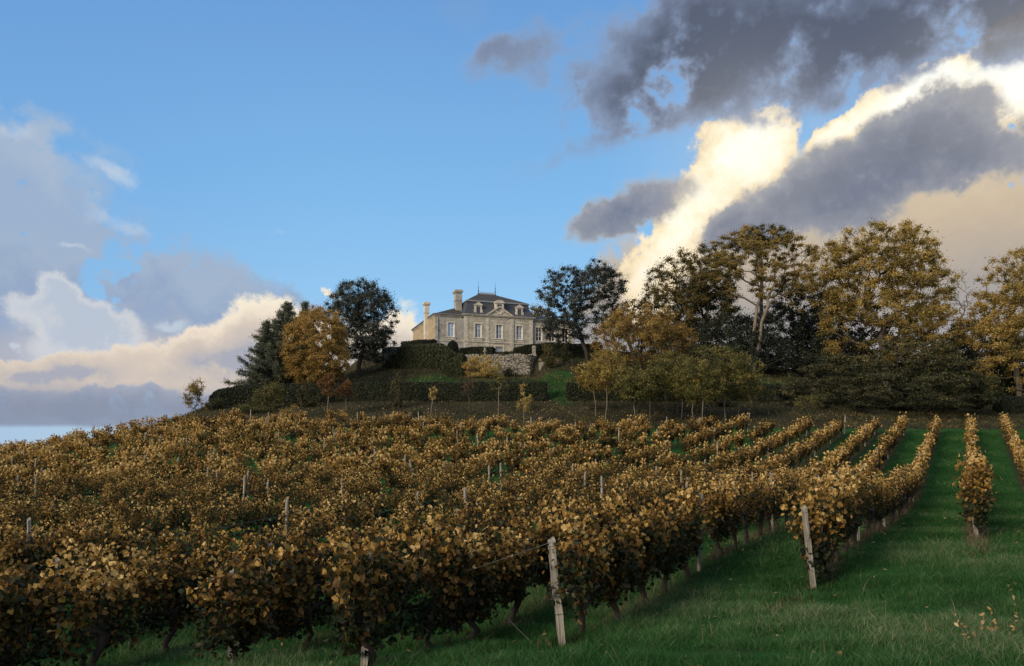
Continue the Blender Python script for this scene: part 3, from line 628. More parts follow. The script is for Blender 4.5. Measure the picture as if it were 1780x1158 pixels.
# ------------------------------------------------------------------ trees
def skeleton(root, trunk, targets, r, maxr, exps=2.2, tip=0.02, droop=0.0):
    """grow branches from the trunk polyline to every target: returns list of (P, radii)"""
    nodes = [np.array(p, float) for p in trunk]; par = [-1]+list(range(len(trunk)-1)); nt = len(trunk)
    c0 = nodes[-1]; T = sorted(targets, key=lambda p: np.linalg.norm(p-c0))
    for p in T:
        A = np.array(nodes); d = np.linalg.norm(A-p, axis=1); pen = d+0.35*np.linalg.norm(A-c0, axis=1)+np.where(A[:, 2] > p[2]+0.3, 1.2, 0)
        pen[:max(1, nt//2)] += 50 if nt > 2 else 0
        i = int(np.argmin(pen)); a_ = nodes[i]; mid = (a_+p)/2+r.normal(0, 0.09*d[i]+1e-3, 3)-np.array([0, 0, droop*d[i]])
        nodes.append(mid); par.append(i); nodes.append(np.array(p)); par.append(len(nodes)-2)
    N = len(nodes); w = np.zeros(N); ch = [[] for _ in range(N)]
    for i in range(N-1, 0, -1): ch[par[i]].append(i)
    for i in range(N-1, -1, -1):
        w[i] = tip**exps if not ch[i] else sum(w[j] for j in ch[i])
    rad = w**(1/exps); rad = np.maximum(rad*maxr/rad[0], tip*0.5)
    segs = []; seen_ = set(); stack = [0]; starts = [(0, None)]
    while starts:
        s0, pr = starts.pop(); chain = [s0] if pr is None else [pr, s0]; cur = s0
        while ch[cur]:
            best = max(ch[cur], key=lambda j: w[j])
            for j in ch[cur]:
                if j != best: starts.append((j, cur))
            chain.append(best); cur = best
        P = np.array([nodes[q] for q in chain]); rd = np.array([rad[q] for q in chain])
        if pr is not None: rd[0] = rd[1]
        segs.append((P, rd))
    return segs
TREES = []
def tree(px, d, base_py, lobes, leaf, bark, label, cat='tree', name='tree', nclump=110, nleaf=9000, lsize=0.22, clr=0.75, shell=0.5, gap=0.15, trunk_r=0.3,
         fork=0.35, seed=0, tone=0.55, tvar=0.16, group=None, flat=0.75, depth=0.85, stems=1, bare=False, droop=0.0, lean=0.0, twigs=0, aspect=.65, topbias=0.10, grow_=1.0):
    """lobes: (px, py, rx, ry) ellipses in photo pixels at depth d, turned into ellipsoids in metres"""
    nclump = int(nclump*(1 if bare or nleaf < 1000 else 1.5)); nleaf = int(nleaf*(2.1 if nleaf > 4000 else 1.7)); clr = clr*1.25; trunk_r *= .8; lsize *= .80
    r = np.random.default_rng(seed+int(px)*7); k = d/F; bx_, by_ = X(px, d), d; bz_ = gz(bx_, by_)
    if base_py is not None and Zp(base_py, d) < bz_: pass
    Ls = []
    for (lx, ly, rx, ry, *dz) in lobes: gr = grow_; Ls.append((np.array([X(lx, d)-bx_, (dz[0] if dz else 0), Zp(ly, d)-bz_]), np.array([rx*k*gr, rx*k*depth*gr, ry*k*gr])))
    vol = np.array([np.prod(l[1])**(2/3) for l in Ls]); vol /= vol.sum()
    Cc = []; tries = 0
    while len(Cc) < nclump and tries < nclump*30:
        tries += 1; q = r.choice(len(Ls), p=vol); c0, rad = Ls[q]
        u = r.normal(0, 1, 3); u /= np.linalg.norm(u); s = r.random()**(1/3) if r.random() > shell else r.uniform(0.8, 1.0)
        p = c0+u*rad*s*0.93
        nz = math.sin(p[0]*1.1+seed)*math.sin(p[1]*1.3+seed*2)*math.sin(p[2]*1.5+seed*3)
        if gap >= 0 and nz < -0.45+gap:
            if r.random() < 0.75 and gap > 0: continue
        p[2] = max(p[2], r.uniform(.12, .3))
        Cc.append(p)
    Cc = np.array(Cc)
    cz0 = min(l[0][2]-l[1][2] for l in Ls); ctop = max(l[0][2]+l[1][2] for l in Ls); H = ctop
    o = empty(name, (bx_, by_, bz_)); tr = MB(); fh = max(0.25, cz0+(ctop-cz0)*fork)
    for sI in range(stems):
        a_ = r.uniform(0, 6.28); off = np.array([math.cos(a_), math.sin(a_), 0])*(0 if stems == 1 else 0.25)
        cen = np.mean([l[0][:2] for l in Ls], axis=0)
        n_t = 5; tp = []
        for i in range(n_t):
            f = i/(n_t-1); zz = -0.3+(fh+0.3)*f
            xy = off[:2]*(1+f*2)+cen*f**1.5*0.8+r.normal(0, 0.05*fh*0.3, 2)*(0 < f)
            tp.append((xy[0]+lean*f, xy[1], zz))
        sub = Cc if stems == 1 else Cc[r.integers(0, stems, len(Cc)) == sI]
        if len(sub) < 2: continue
        for P, rd in skeleton(tp[0], tp, list(sub), r, trunk_r/(stems**0.5), tip=0.018 if d > 40 else 0.01, droop=droop):
            tr.tube(P, rd, 8 if rd[0] > .12 else (5 if rd[0] > .04 else 4), jit=0.06, cap=False)
    if twigs:
        base = Cc[r.integers(0, len(Cc), twigs)]
        for p in base:
            q = p+r.normal(0, 0.5, 3)*clr+np.array([0, 0, .35*clr]); tr.tube([p, (p+q)/2+r.normal(0, .05, 3), q], [.022, .014, .006], 4, cap=False)
    tr.build('trunk', bark, o)
    if nleaf:
        ci = r.integers(0, len(Cc), nleaf); ctone = r.normal(0, tvar, len(Cc)); csz = r.uniform(0.55, 1.2, len(Cc))
        off = r.normal(0, 1, (nleaf, 3)); off /= np.linalg.norm(off, axis=1)[:, None]; off *= (np.abs(r.normal(0, .55, nleaf)))[:, None]
        off *= clr*csz[ci][:, None]; off[:, 2] *= flat
        P = Cc[ci]+off; P = P[P[:, 2] > 0.05]; ci = ci[:len(P)] if len(P) == nleaf else r.integers(0, len(Cc), len(P))
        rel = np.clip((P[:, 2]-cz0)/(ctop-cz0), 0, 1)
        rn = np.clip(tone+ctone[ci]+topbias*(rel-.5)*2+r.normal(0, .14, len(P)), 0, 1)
        out_ = P-np.mean(Cc, axis=0); out_ /= np.linalg.norm(out_, axis=1)[:, None]+1e-6
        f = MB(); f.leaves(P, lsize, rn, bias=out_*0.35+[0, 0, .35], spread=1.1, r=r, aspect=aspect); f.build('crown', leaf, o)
    tag(o, label, cat, group); return o

def conifer(px, d, tip_py, base_py, halfw_px, label, seed, leaf, bark, nl=9000):
    r = np.random.default_rng(seed); k = d/F; x, y = X(px, d), d; z = gz(x, y); H = Zp(tip_py, d)-z; W = halfw_px*k
    o = empty('cedar_tree', (x, y, z)); tr = MB(); lf = MB()
    tr.tube([(0, 0, -.3), (0.05, 0, H*.35), (-.05, .05, H*.7), (0, 0, H*.98)], [H*.022+.06, H*.016+.04, .06, .012], 8, jit=.08)
    Pp = []; rn = []
    zz = 0.6
    while zz < H*0.98:
        f = zz/H; L0 = W*(1-f)**0.85*r.uniform(.8, 1.1)
        for b in range(5 if f < .8 else 4):
            a_ = r.uniform(0, 6.28); L = L0*r.uniform(.55, 1.15)+.12
            e_ = np.array([math.cos(a_), math.sin(a_), 0]); up = L*r.uniform(.05, .35)
            Q = np.array([(0, 0, zz), e_*L*.5+[0, 0, zz+up*.35], e_*L+[0, 0, zz+up]]); tr.tube(Q, [.05*(1-f)+.015, .03*(1-f)+.01, .008], 4, cap=False)
            n = int(38*L)+6; t = r.uniform(.15, 1.03, n); sd = r.normal(0, 1, n)*L*.13*(1.1-t)+r.normal(0, .04, n); side = np.array([-e_[1], e_[0], 0])
            C0 = np.outer(t*L, e_)+np.outer(sd, side); C0[:, 2] = zz+up*t**1.5+r.normal(0, .05, n)-np.abs(sd)*.3
            Pp.append(C0); rn.append(r.normal(.5, .2, n)+r.normal(0, .12))
        zz += 0.28+0.22*(1-f)
    P = np.concatenate(Pp); rn = np.clip(np.concatenate(rn), 0, 1); P = np.repeat(P, 3, 0)+r.normal(0, .07, (len(P)*3, 3)); rn = np.repeat(rn, 3)
    lf.leaves(np.concatenate([P, P+r.normal(0, .16, P.shape)]), 0.21, np.concatenate([rn, rn]), bias=(0, -.3, .8), spread=1.0, r=r, aspect=.32); tr.build('trunk', bark, o); lf.build('crown', leaf, o)
    tag(o, label, 'tree')

def hedge(pts, w, h, n, label, seed, mat='hedge', lsize=0.15, rough=0.10, round_=0.0, zoff=0.0, bases=None, name='clipped_hedge'):
    """clipped hedge along a ground polyline: dense inner mass with a skin of leaves"""
    r = np.random.default_rng(seed); pts = np.array(pts, float); seg = np.linalg.norm(np.diff(pts, axis=0), axis=1); cs = np.concatenate([[0], seg.cumsum()]); L = cs[-1]
    m_ = max(6, int(L/0.45)); s = np.linspace(0, L, m_); cx = np.interp(s, cs, pts[:, 0]); cy = np.interp(s, cs, pts[:, 1])
    tx = np.gradient(cx); ty = np.gradient(cy); l = np.hypot(tx, ty); tx /= l; ty /= l
    z0 = G(cx, cy)+zoff if bases is None else np.interp(s, cs, bases)
    hh = np.interp(s, cs, h) if np.ndim(h) else np.full(m_, float(h))
    hh = hh*(1+0.02*np.sin(s*1.7+seed))
    if round_: e = np.clip(np.minimum(s, L-s if round_ > 0 else s)/abs(round_), 0, 1); hh = hh*(0.72+.28*np.sqrt(1-(1-e)**2)); ww = w*(0.55+.45*np.sqrt(1-(1-e)**2))
    else: ww = np.full(m_, w)
    prof = [(-.5, -.15), (-.5, .25), (-.5, .6), (-.49, .9), (-.40, .99), (0, 1.0), (.40, .99), (.49, .9), (.5, .6), (.5, .25), (.5, -.15)]
    q = len(prof); inn = 0.94
    def PT(i, u, v, k=1.0): return np.stack([cx[i]-ty[i]*u*ww[i]*k, cy[i]+tx[i]*u*ww[i]*k, z0[i]+hh[i]*v*(k if np.isscalar(k) else 1)], -1)
    ii = np.arange(m_); V = np.stack([PT(ii, u, v, inn) for u, v in prof], 1)
    V += r.normal(0, 0.02, V.shape); V = V.reshape(-1, 3)
    F4 = np.array([[i*q+j, i*q+j+1, (i+1)*q+j+1, (i+1)*q+j] for i in range(m_-1) for j in range(q-1)])
    mb = MB(); mb.add(V, F4, rnd=0.15); mb.add(V[:q], [list(range(q))[::-1]], rnd=.15); mb.add(V[-q:], [list(range(q))], rnd=.15)
    # skin
    t = r.uniform(0, m_-1.001, n); i0 = t.astype(int); fr = (t-i0)[:, None]
    pl = np.array(prof); sl = np.concatenate([[0], np.hypot(np.diff(pl[:, 0])*w, np.diff(pl[:, 1])*hh.mean()).cumsum()]); u_ = r.uniform(0, sl[-1], n)
    pu = np.interp(u_, sl, pl[:, 0]); pv = np.interp(u_, sl, pl[:, 1])
    A = PT(i0, pu, pv); B = PT(i0+1, pu, pv); P = A*(1-fr)+B*fr
    nrm = np.stack([-ty[i0]*pu*2, tx[i0]*pu*2, np.clip((pv-.85)*6, 0, 1)], 1)
    # end faces
    ne = int(n*w/max(L, 1)); pe = r.uniform(-.5, .5, ne); ve = r.uniform(0, 1, ne); ie = np.where(r.random(ne) < .5, 0, m_-1); Pe = PT(ie, pe, ve); ne_ = np.stack([np.where(ie == 0, -1, 1)*tx[ie], np.where(ie == 0, -1, 1)*ty[ie], 0*pe], 1)
    P = np.concatenate([P, Pe]); nrm = np.concatenate([nrm, ne_]); P = P+nrm*r.uniform(-.03, rough, (len(P), 1))+r.normal(0, .02, P.shape)
    mb.leaves(P, lsize, np.clip(r.normal(.5, .22, len(P)), 0, 1), bias=nrm*0.9, spread=.9, r=r, aspect=.75)
    o = mb.build(name, M[mat]); tag(o, label, 'hedge'); return o

def W2(px, d): return (X(px, d), d)
# ---- hedges
hedge([W2(366, 73.2), W2(420, 74), W2(600, 74.5), W2(800, 74.5), W2(949, 74.5)], 1.5, [1.45, 1.75, 1.65, 1.62, 1.6], 26000, 'long low clipped hedge below the lawn, left of the grass gap', 1, round_=-1.2)
hedge([W2(987, 74.5), W2(1150, 74.5), W2(1352, 75)], 1.5, 1.5, 18000, 'low clipped hedge behind the row of young trees, right of the gap', 2)
hedge([W2(1000, 80.5), W2(1080, 81)], 1.2, 1.9, 3000, 'short dark hedge behind the yellow-green saplings right of the ramp', 22)
hedge([W2(686, 95), W2(683, 92.5), W2(700, 90.6), W2(740, 90.0), W2(806, 89.6)], 2.6, [1.6, 2.0, 2.25, 2.5, 2.65], 20000, 'tall rounded hedge wrapping the corner below the left wing', 3, lsize=.17, rough=.16, round_=-1.6, mat='hedge_light')
hedge([W2(700, 99.5), W2(757, 98.5)], 1.2, [1.35, 1.75], 3500, 'small dark hedge behind the rounded hedge, by the side wall', 4)
hedge([W2(803, 96.5), W2(835, 95.5), W2(858, 95)], 1.2, [1.15, 1.5, 1.55], 4500, 'dark hedge left of the blue basement door', 5)
hedge([W2(895, 95), W2(925, 95.5), W2(960, 96.5)], 1.2, [1.4, 1.75, 1.75], 5000, 'dark arched hedge right of the blue basement door', 6)
hedge([W2(962, 95.5), W2(1045, 96)], 1.2, 1.7, 6000, 'dark clipped hedge under the dark tree right of the house', 7)
hedge([W2(1735, 76.5), W2(1850, 77)], 1.5, 1.7, 5000, 'dark hedge at the right edge beyond the vine rows', 8)
hedge([W2(1480, 92), W2(1800, 92)], 2.5, 3.2, 14000, 'broad dark hedge in the shade under the golden trees', 9, lsize=.24, rough=.35)
def topiary(px, d, top_py, rx, label, seed, base=None):
    r = np.random.default_rng(seed); x, y = W2(px, d); z = gz(x, y); h = Zp(top_py, d)-z; a_ = rx*d/F
    mb = MB(); mb.lathe([(a_*.9*math.cos(t), h*(0.12+.85*math.sin(t))) for t in np.linspace(0, 1.56, 8)], k=18, cz=0)
    mb.F = [(f, np.full(len(q), .15), a1, a2) for f, q, a1, a2 in mb.F]
    n = 1500; t = np.arcsin(r.random(n)); p = r.uniform(0, 6.28, n); N = np.stack([np.cos(t)*np.cos(p), np.cos(t)*np.sin(p), np.sin(t)], 1)
    mb.leaves(N*[a_, a_, h*.97]+r.normal(0, .03, (n, 3)), .14, r.uniform(.1, .9, n), bias=N, r=r, aspect=.8); o = mb.build('topiary_dome', M['hedge'], loc=(x, y, z)); tag(o, label, 'shrub')
topiary(787, 99.5, 592, 10.5, 'round clipped dome shrub before the left wing, above the hedge', 1)
topiary(830, 93.2, 606, 8, 'grey-green ball shrub on top of the stone wall', 2)
topiary(817, 93.2, 610, 6, 'smaller dark ball shrub left of the grey-green ball', 3)
topiary(880, 93.6, 611, 6, 'low dark ball shrub before the basement door', 4)

# ---- stone retaining wall with steps and ornaments
stone = pmat('rubble_stone', (0.25, 0.235, 0.20), 0.95, 0.45, 2.5, 0.8, 14, rgb2=(0.13, 0.12, 0.095))
dstone = pmat('wall_joints', (0.06, 0.055, 0.045), 0.95, 0.4, 5, 0.5, 20)
def rubble(name, p0, p1, zb0, zb1, zt0, zt1, label, seed, thick=0.95):
    r = np.random.default_rng(seed); p0 = np.array(p0); p1 = np.array(p1); L = np.linalg.norm(p1-p0); t = (p1-p0)/L; nn = np.array([t[1], -t[0]])
    st = MB(); co = MB()
    def W(s, off, z): q = p0+t*s+nn*off; return (q[0], q[1], z)
    B = [W(0, -.06, zb0-1), W(L, -.06, zb1-1), W(L, -thick, zb1-1), W(0, -thick, zb0-1)]; T = [W(0, -.06, zt0-.08), W(L, -.06, zt1-.08), W(L, -thick, zt1-.08), W(0, -thick, zt0-.08)]
    co.hull8(B, T)
    rows = int((zt0-min(zb0, zb1))/0.2)+1
    for j in range(rows+1):
        s = r.uniform(-.2, 0)
        while s < L:
            l = r.uniform(.18, .62); f = (s+l/2)/L; zt = zt0+(zt1-zt0)*f; zb = zb0+(zb1-zb0)*f-.3; hgt = (zt-zb)/(rows+1)
            z = zb+j*hgt+r.normal(0, .02); pr = r.uniform(-.02, .09)
            if s > -.1 and s+l < L+.1 and r.random() > .03:
                a1, a2 = s+.012+r.uniform(0, .03), s+l-.012-r.uniform(0, .03); z1, z2 = z+.01, z+hgt*r.uniform(.82, 1.05)
                if j == rows: z2 += r.uniform(-.05, .1)
                q = lambda: r.normal(0, .016)
                Bq = [W(a1+q(), pr+q(), z1+q()), W(a2+q(), pr+q(), z1+q()), W(a2, -thick*.5, z1), W(a1, -thick*.5, z1)]
                Tq = [W(a1+q()+.02, pr+q()-.02, z2+q()), W(a2+q()-.02, pr+q()-.02, z2+q()), W(a2, -thick*.5, z2), W(a1, -thick*.5, z2)]
                st.hull8(Bq, Tq)
            s += l
    o = empty(name, (0, 0, 0)); co.build('wall_core', dstone, o); st.build('stones', stone, o); tag(o, label, 'wall'); return o
zt = Zp(617, 93); 
rubble('stone_wall', W2(808, 92.6), W2(921, 92.6), Zp(650, 92.6), Zp(651, 92.6), zt, zt, 'pale dry stone retaining wall under the terrace', 1)
rubble('stone_wall', W2(921, 92.4), W2(934, 94.6), Zp(652, 92.4), Zp(636, 94.6), zt+.02, zt, 'short end wall turning back beside the garden steps', 2)
sm = MB()
for i in range(7):
    z0 = Zp(645, 92)+i*0.26; y0 = 91.6+i*.38; x0 = X(937, 92); sm.box(x0, x0+1.5+.02*i, y0, y0+.46, z0-.6, z0+.2-.01*(i % 2))
tag(sm.build('garden_steps', stone), 'weathered stone steps climbing right of the dry stone wall', 'steps')
ps = MB(); x0, y0 = W2(928, 93.9); zb = zt-.1
ps.box(x0-.3, x0+.3, y0-.3, y0+.3, zb, zb+.2); ps.box(x0-.22, x0+.22, y0-.22, y0+.22, zb+.2, zb+1.05); ps.box(x0-.29, x0+.29, y0-.29, y0+.29, zb+1.05, zb+1.17); ps.box(x0-.2, x0+.2, y0-.2, y0+.2, zb+1.17, zb+1.35)
tag(ps.build('stone_pedestal', stone), 'grey stone pedestal standing on the wall beside the steps', 'pedestal')
gu = MB(); gu.lathe([(0, 0), (.2, 0), (.2, .12), (.09, .16), (.06, .3), (.12, .36), (.22, .5), (.2, .66), (.12, .72), (.1, .8), (.13, .88), (.1, .98), (0, 1.02)], k=14)
x0, y0 = W2(843, 93.2); tag(gu.build('stone_finial', stone, loc=(x0, y0, zt-.08)), 'small pale stone ornament on the wall above the yellow bush', 'garden ornament')

# ---- trees left of the house
conifer(500, 83, 523, 690, 88, 'feathery grey-green cedar with drooping tips, left of the orange maple', 4, M['cedar'], M['trunk'])
conifer(464, 80, 556, 690, 50, 'lower cedar spire at the outer left of the cedar pair', 14, M['cedar'], M['trunk'])
conifer(530, 87, 524, 690, 44, 'cedar spire peeping over the orange round tree', 24, M['cedar'], M['trunk'])
tree(548, 79, 690, [(548, 602, 63, 66), (556, 572, 46, 42), (540, 640, 50, 34), (572, 630, 40, 34)], M['orange'], M['trunk'], 'round dense orange-yellow tree on the left of the hill', nclump=520, nleaf=46000, lsize=.17, clr=.42, shell=.9, gap=-1, fork=.2, tone=.66, tvar=.12, trunk_r=.25, seed=2)
tree(621, 88, 655, [(630, 522, 56, 38), (650, 555, 44, 56), (600, 545, 40, 40), (628, 590, 52, 38), (657, 605, 34, 28)], M['oak'], M['dark_trunk'], 'tall dark evergreen oak left of the house', nclump=300, nleaf=42000, lsize=.19, clr=.62, shell=.7, gap=-1, fork=.15, trunk_r=.34, tone=.55, tvar=.15, seed=5)
tree(648, 90, 650, [(655, 612, 32, 26), (668, 600, 20, 20), (640, 632, 22, 14)], M['yellow'], M['pale_trunk'], 'wispy half-bare pale shrub under the evergreen oak', name='shrub', cat='shrub', nclump=70, nleaf=700, lsize=.16, clr=.4, gap=.2, trunk_r=.10, stems=4, fork=.05, seed=3, twigs=60)
def shrub(px, d, lobes, mat, label, n=2500, seed=0, **k):
    k.setdefault('stems', 5); k.setdefault('fork', .05); k.setdefault('trunk_r', .10); k.setdefault('clr', .42); k.setdefault('lsize', .15); k.setdefault('nclump', 60)
    k.setdefault('bark', M['trunk']); bk = k.pop('bark')
    return tree(px, d, None, lobes, M[mat], bk, label, name=k.pop('name', 'shrub'), cat=k.pop('cat', 'shrub'), nleaf=n, seed=seed, **k)
shrub(338, 72, [(336, 690, 17, 24), (344, 674, 11, 14), (352, 705, 12, 10)], 'yellow', 'pale yellow upright shrub alone at the far left of the bank', 2200, 1, lsize=.14, tone=.4)
shrub(372, 71.5, [(372, 702, 16, 10)], 'shade', 'dark low shrub at the left end of the long hedge', 1200, 2)
shrub(466, 70.5, [(466, 690, 26, 20), (480, 676, 15, 14), (450, 700, 16, 12)], 'lime', 'green and yellow arching shrub before the hedge, under the cedar', 3600, 3, tone=.5, tvar=.2)
shrub(445, 69, [(445, 712, 34, 8)], 'lime', 'low straggly shrub spreading on the left bank', 1500, 23, tone=.3)
shrub(533, 71.5, [(533, 690, 16, 24), (536, 672, 9, 12)], 'shade', 'slim dark green shrub before the hedge, under the orange tree', 1900, 4, tone=.6)
shrub(690, 71, [(690, 684, 13, 24), (692, 662, 8, 14)], 'shade', 'grey-green bush before the hedge below the rounded hedge', 1700, 5, tone=.7)
shrub(497, 63.5, [(497, 722, 14, 12), (512, 712, 7, 8)], 'yellow', 'thin yellowish bush at the vineyard edge, left', 700, 6, tone=.4)
shrub(839, 88.5, [(838, 643, 32, 27), (854, 634, 22, 18), (824, 638, 20, 20)], 'yellow', 'bright pale yellow bush in front of the stone wall', 7000, 7, clr=.42, lsize=.16, tone=.75, shell=.7)
shrub(888, 89.5, [(886, 650, 11, 11)], 'shade', 'small dark bush at the foot of the stone wall', 900, 8, tone=.45)
shrub(953, 88.5, [(953, 617, 12, 22), (956, 632, 9, 12)], 'shade', 'upright grey-green tree on a thin stem beside the steps', 2200, 9, stems=1, fork=.3, trunk_r=.06, clr=.45, tone=.75, name='tree', cat='tree', bark=M['pale_trunk'])
shrub(986, 89, [(984, 615, 9, 18)], 'shade', 'small dark conical shrub in front of the hedge right of steps', 1200, 10, tone=.4)
# saplings before the long hedge
def sap(px, d, top, lobes, mat, label, n, seed, **k):
    k.setdefault('bark', M['pale_trunk']); k.setdefault('nclump', 34)
    return shrub(px, d, lobes, mat, label, n, seed, stems=1, fork=k.pop('fork', .25), trunk_r=k.pop('trunk_r', .055), name='sapling', cat='young tree', clr=k.pop('clr', .30), **k)
sap(570, 66.5, 650, [(567, 672, 13, 20), (575, 660, 8, 10)], 'russet', 'slim russet sapling on a straight pale stem, left of its pair', 1500, 1, tone=.6)
sap(601, 68.5, 655, [(598, 682, 16, 18), (606, 668, 8, 12)], 'russet', 'bushy russet sapling right of the slim russet one', 1500, 2, tone=.5)
sap(749, 67.5, 675, [(751, 686, 7, 11), (757, 677, 5, 6)], 'yellow', 'tiny bright yellow sapling before the middle of the long hedge', 260, 3, tone=.8, clr=.2)
sap(816, 69.5, 655, [(814, 668, 11, 22)], 'russet', 'bare brown twiggy sapling before the long hedge', 160, 4, twigs=60, clr=.35, bark=M['trunk'], fork=.1)
sap(868, 68, 645, [(868, 668, 19, 20), (866, 650, 10, 12)], 'lime', 'pale green sapling with level branches before the hedge', 900, 5, tone=.6)
sap(911, 64.5, 655, [(910, 705, 11, 12), (914, 690, 12, 10), (908, 672, 5, 16)], 'yellow', 'bright yellow spindly sapling before the right end of the long hedge', 900, 6, tone=.7, clr=.24)
sap(722, 64, 712, [(725, 718, 10, 6)], 'shade', 'low dark weed bush where the bank meets the vines', 300, 7)
# ---- trees right of the house
tree(1021, 93, 610, [(1008, 505, 70, 44), (965, 500, 38, 30), (1050, 500, 40, 36), (1005, 552, 60, 38), (1030, 472, 36, 20), (980, 572, 38, 24)], M['oak'], M['dark_trunk'], 'dark grey-green tree overlapping the right wing of the house', nclump=260, nleaf=32000, lsize=.2, clr=.62, shell=.4, gap=.15, fork=.25, trunk_r=.30, tone=.45, tvar=.16, seed=8, lean=-.5, grow_=1.08)
tree(930, 128, 560, [(935, 552, 22, 20)], M['olive'], M['trunk'], 'brownish treetop showing behind the right wing roof', nclump=50, nleaf=3000, lsize=.3, clr=.8, tone=.7, seed=4)
tree(1122, 80, 680, [(1112, 590, 80, 44), (1075, 600, 44, 34), (1160, 590, 44, 38), (1110, 560, 60, 26)], M['orange'], M['trunk'], 'broad low orange-brown tree between the house and tall trees', nclump=210, nleaf=23750, lsize=.2, clr=.6, shell=.6, gap=.05, fork=.2, tone=.40, tvar=.15, trunk_r=.25, stems=3, seed=12, grow_=1.16)
tree(1100, 97, 640, [(1100, 552, 46, 34), (1070, 565, 30, 28)], M['olive'], M['trunk'], 'thin yellow-brown tree behind the broad low orange tree', nclump=80, nleaf=5500, lsize=.22, clr=.6, tone=.85, gap=.1, seed=6)
tree(1185, 96, 640, [(1185, 495, 50, 56), (1165, 545, 50, 54), (1220, 475, 38, 48), (1150, 505, 30, 40), (1240, 520, 40, 50)], M['olive'], M['dark_trunk'], 'airy olive-brown tree, leftmost of the tall group', nclump=280, nleaf=26000, lsize=.22, clr=.7, gap=.2, tone=.62, tvar=.2, fork=.2, trunk_r=.3, seed=9, twigs=80, grow_=1.16)
tree(1150, 90, 650, [(1150, 620, 60, 46), (1210, 640, 60, 44), (1090, 640, 50, 34)], M['shade'], M['dark_trunk'], 'dark olive understorey tree behind the row of young trees', nclump=150, nleaf=13000, lsize=.22, clr=.7, gap=.05, tone=.55, seed=47, stems=3)
tree(1233, 98, 640, [(1225, 540, 50, 60), (1245, 470, 40, 44), (1200, 600, 50, 40)], M['shade'], M['dark_trunk'], 'dark shaded tree behind the airy olive tree', nclump=170, nleaf=15000, lsize=.24, clr=.75, gap=.1, tone=.45, seed=19, grow_=1.16)
# umbrella shaped tree with visible pale limbs
tree(1308, 90, 650, [(1318, 425, 62, 28), (1285, 440, 54, 28), (1368, 455, 48, 44), (1300, 468, 60, 20), (1350, 490, 44, 30), (1255, 475, 32, 44), (1385, 500, 30, 40), (1400, 465, 34, 44)], M['gold'], M['pale_trunk'], 'tall umbrella-crowned tree with bare pale limbs and olive-gold top', nclump=170, nleaf=26250, lsize=.2, clr=.62, shell=.7, gap=0, fork=.10, trunk_r=.34, tone=.45, tvar=.16, seed=3, flat=.5, stems=2, grow_=1.16)
tree(1330, 98, 640, [(1325, 412, 56, 18), (1300, 425, 40, 14)], M['olive'], M['trunk'], 'dark green crown rising behind the umbrella tree', nclump=90, nleaf=9000, lsize=.22, clr=.6, shell=.8, gap=0, tone=.45, fork=.6, seed=33, trunk_r=.3)
tree(1392, 97, 640, [(1392, 560, 52, 56), (1350, 580, 50, 50), (1420, 600, 40, 50), (1375, 520, 30, 30)], M['dark'], M['dark_trunk'], 'black-green evergreen mass under the umbrella tree', nclump=200, nleaf=18750, lsize=.25, clr=.8, gap=.1, tone=.45, seed=7, grow_=1.16)
tree(1270, 92, 650, [(1265, 600, 60, 50), (1320, 620, 60, 40)], M['dark'], M['dark_trunk'], 'dark evergreen shrub mass left of the umbrella tree trunk', nclump=150, nleaf=13750, lsize=.24, clr=.75, gap=.05, tone=.4, seed=27, stems=3, grow_=1.16)
tree(1460, 93, 650, [(1460, 600, 40, 44), (1430, 640, 50, 30)], M['dark'], M['dark_trunk'], 'dark evergreen tree left of the great golden tree', nclump=110, nleaf=11250, lsize=.24, clr=.75, tone=.45, seed=37, grow_=1.16)
tree(1545, 88, 690, [(1530, 440, 84, 50), (1545, 500, 100, 70), (1490, 480, 66, 56), (1600, 500, 54, 60), (1540, 570, 110, 56), (1565, 410, 44, 24), (1450, 520, 44, 40), (1440, 470, 44, 44), (1610, 580, 56, 50)], M['gold'], M['trunk'], 'great golden plane tree, tallest in the picture', nclump=480, nleaf=65000, lsize=.24, clr=.72, shell=.55, gap=.1, fork=.2, trunk_r=.5, tone=.55, tvar=.17, seed=1, grow_=1.16)
tree(1560, 74, 730, [(1550, 660, 130, 48), (1470, 665, 90, 46), (1630, 670, 80, 44), (1540, 690, 170, 40), (1700, 680, 40, 34), (1400, 690, 50, 36), (1590, 620, 70, 28)], M['shade'], M['dark_trunk'], 'wide spreading dark green tree with low branches above the rows', nclump=420, nleaf=45000, lsize=.24, clr=.6, shell=.6, gap=.05, fork=.1, trunk_r=.28, tone=.52, tvar=.2, seed=2, stems=4, flat=.4, topbias=.25, grow_=1.16)
tree(1655, 104, 660, [(1672, 500, 24, 34), (1655, 540, 26, 40), (1690, 545, 20, 40)], M['gold'], M['pale_trunk'], 'bare pale branched tree between the two golden trees', nclump=120, nleaf=120, lsize=.18, clr=.5, gap=0, fork=.3, trunk_r=.2, seed=5, twigs=260)
tree(1776, 86, 690, [(1790, 480, 70, 46), (1750, 520, 54, 60), (1800, 560, 90, 70), (1745, 590, 50, 44), (1770, 640, 70, 40), (1715, 560, 36, 50)], M['gold'], M['trunk'], 'golden tree cut by the right edge of the picture', nclump=300, nleaf=35000, lsize=.24, clr=.7, shell=.55, gap=.15, fork=.2, trunk_r=.4, tone=.6, tvar=.17, seed=6, grow_=1.16)
tree(1755, 92, 690, [(1745, 655, 60, 40), (1800, 650, 60, 40), (1700, 640, 30, 40)], M['shade'], M['dark_trunk'], 'dark shrubs filling the gap below the right golden tree', nclump=120, nleaf=10000, lsize=.26, clr=.8, tone=.35, seed=16, stems=4, grow_=1.16)
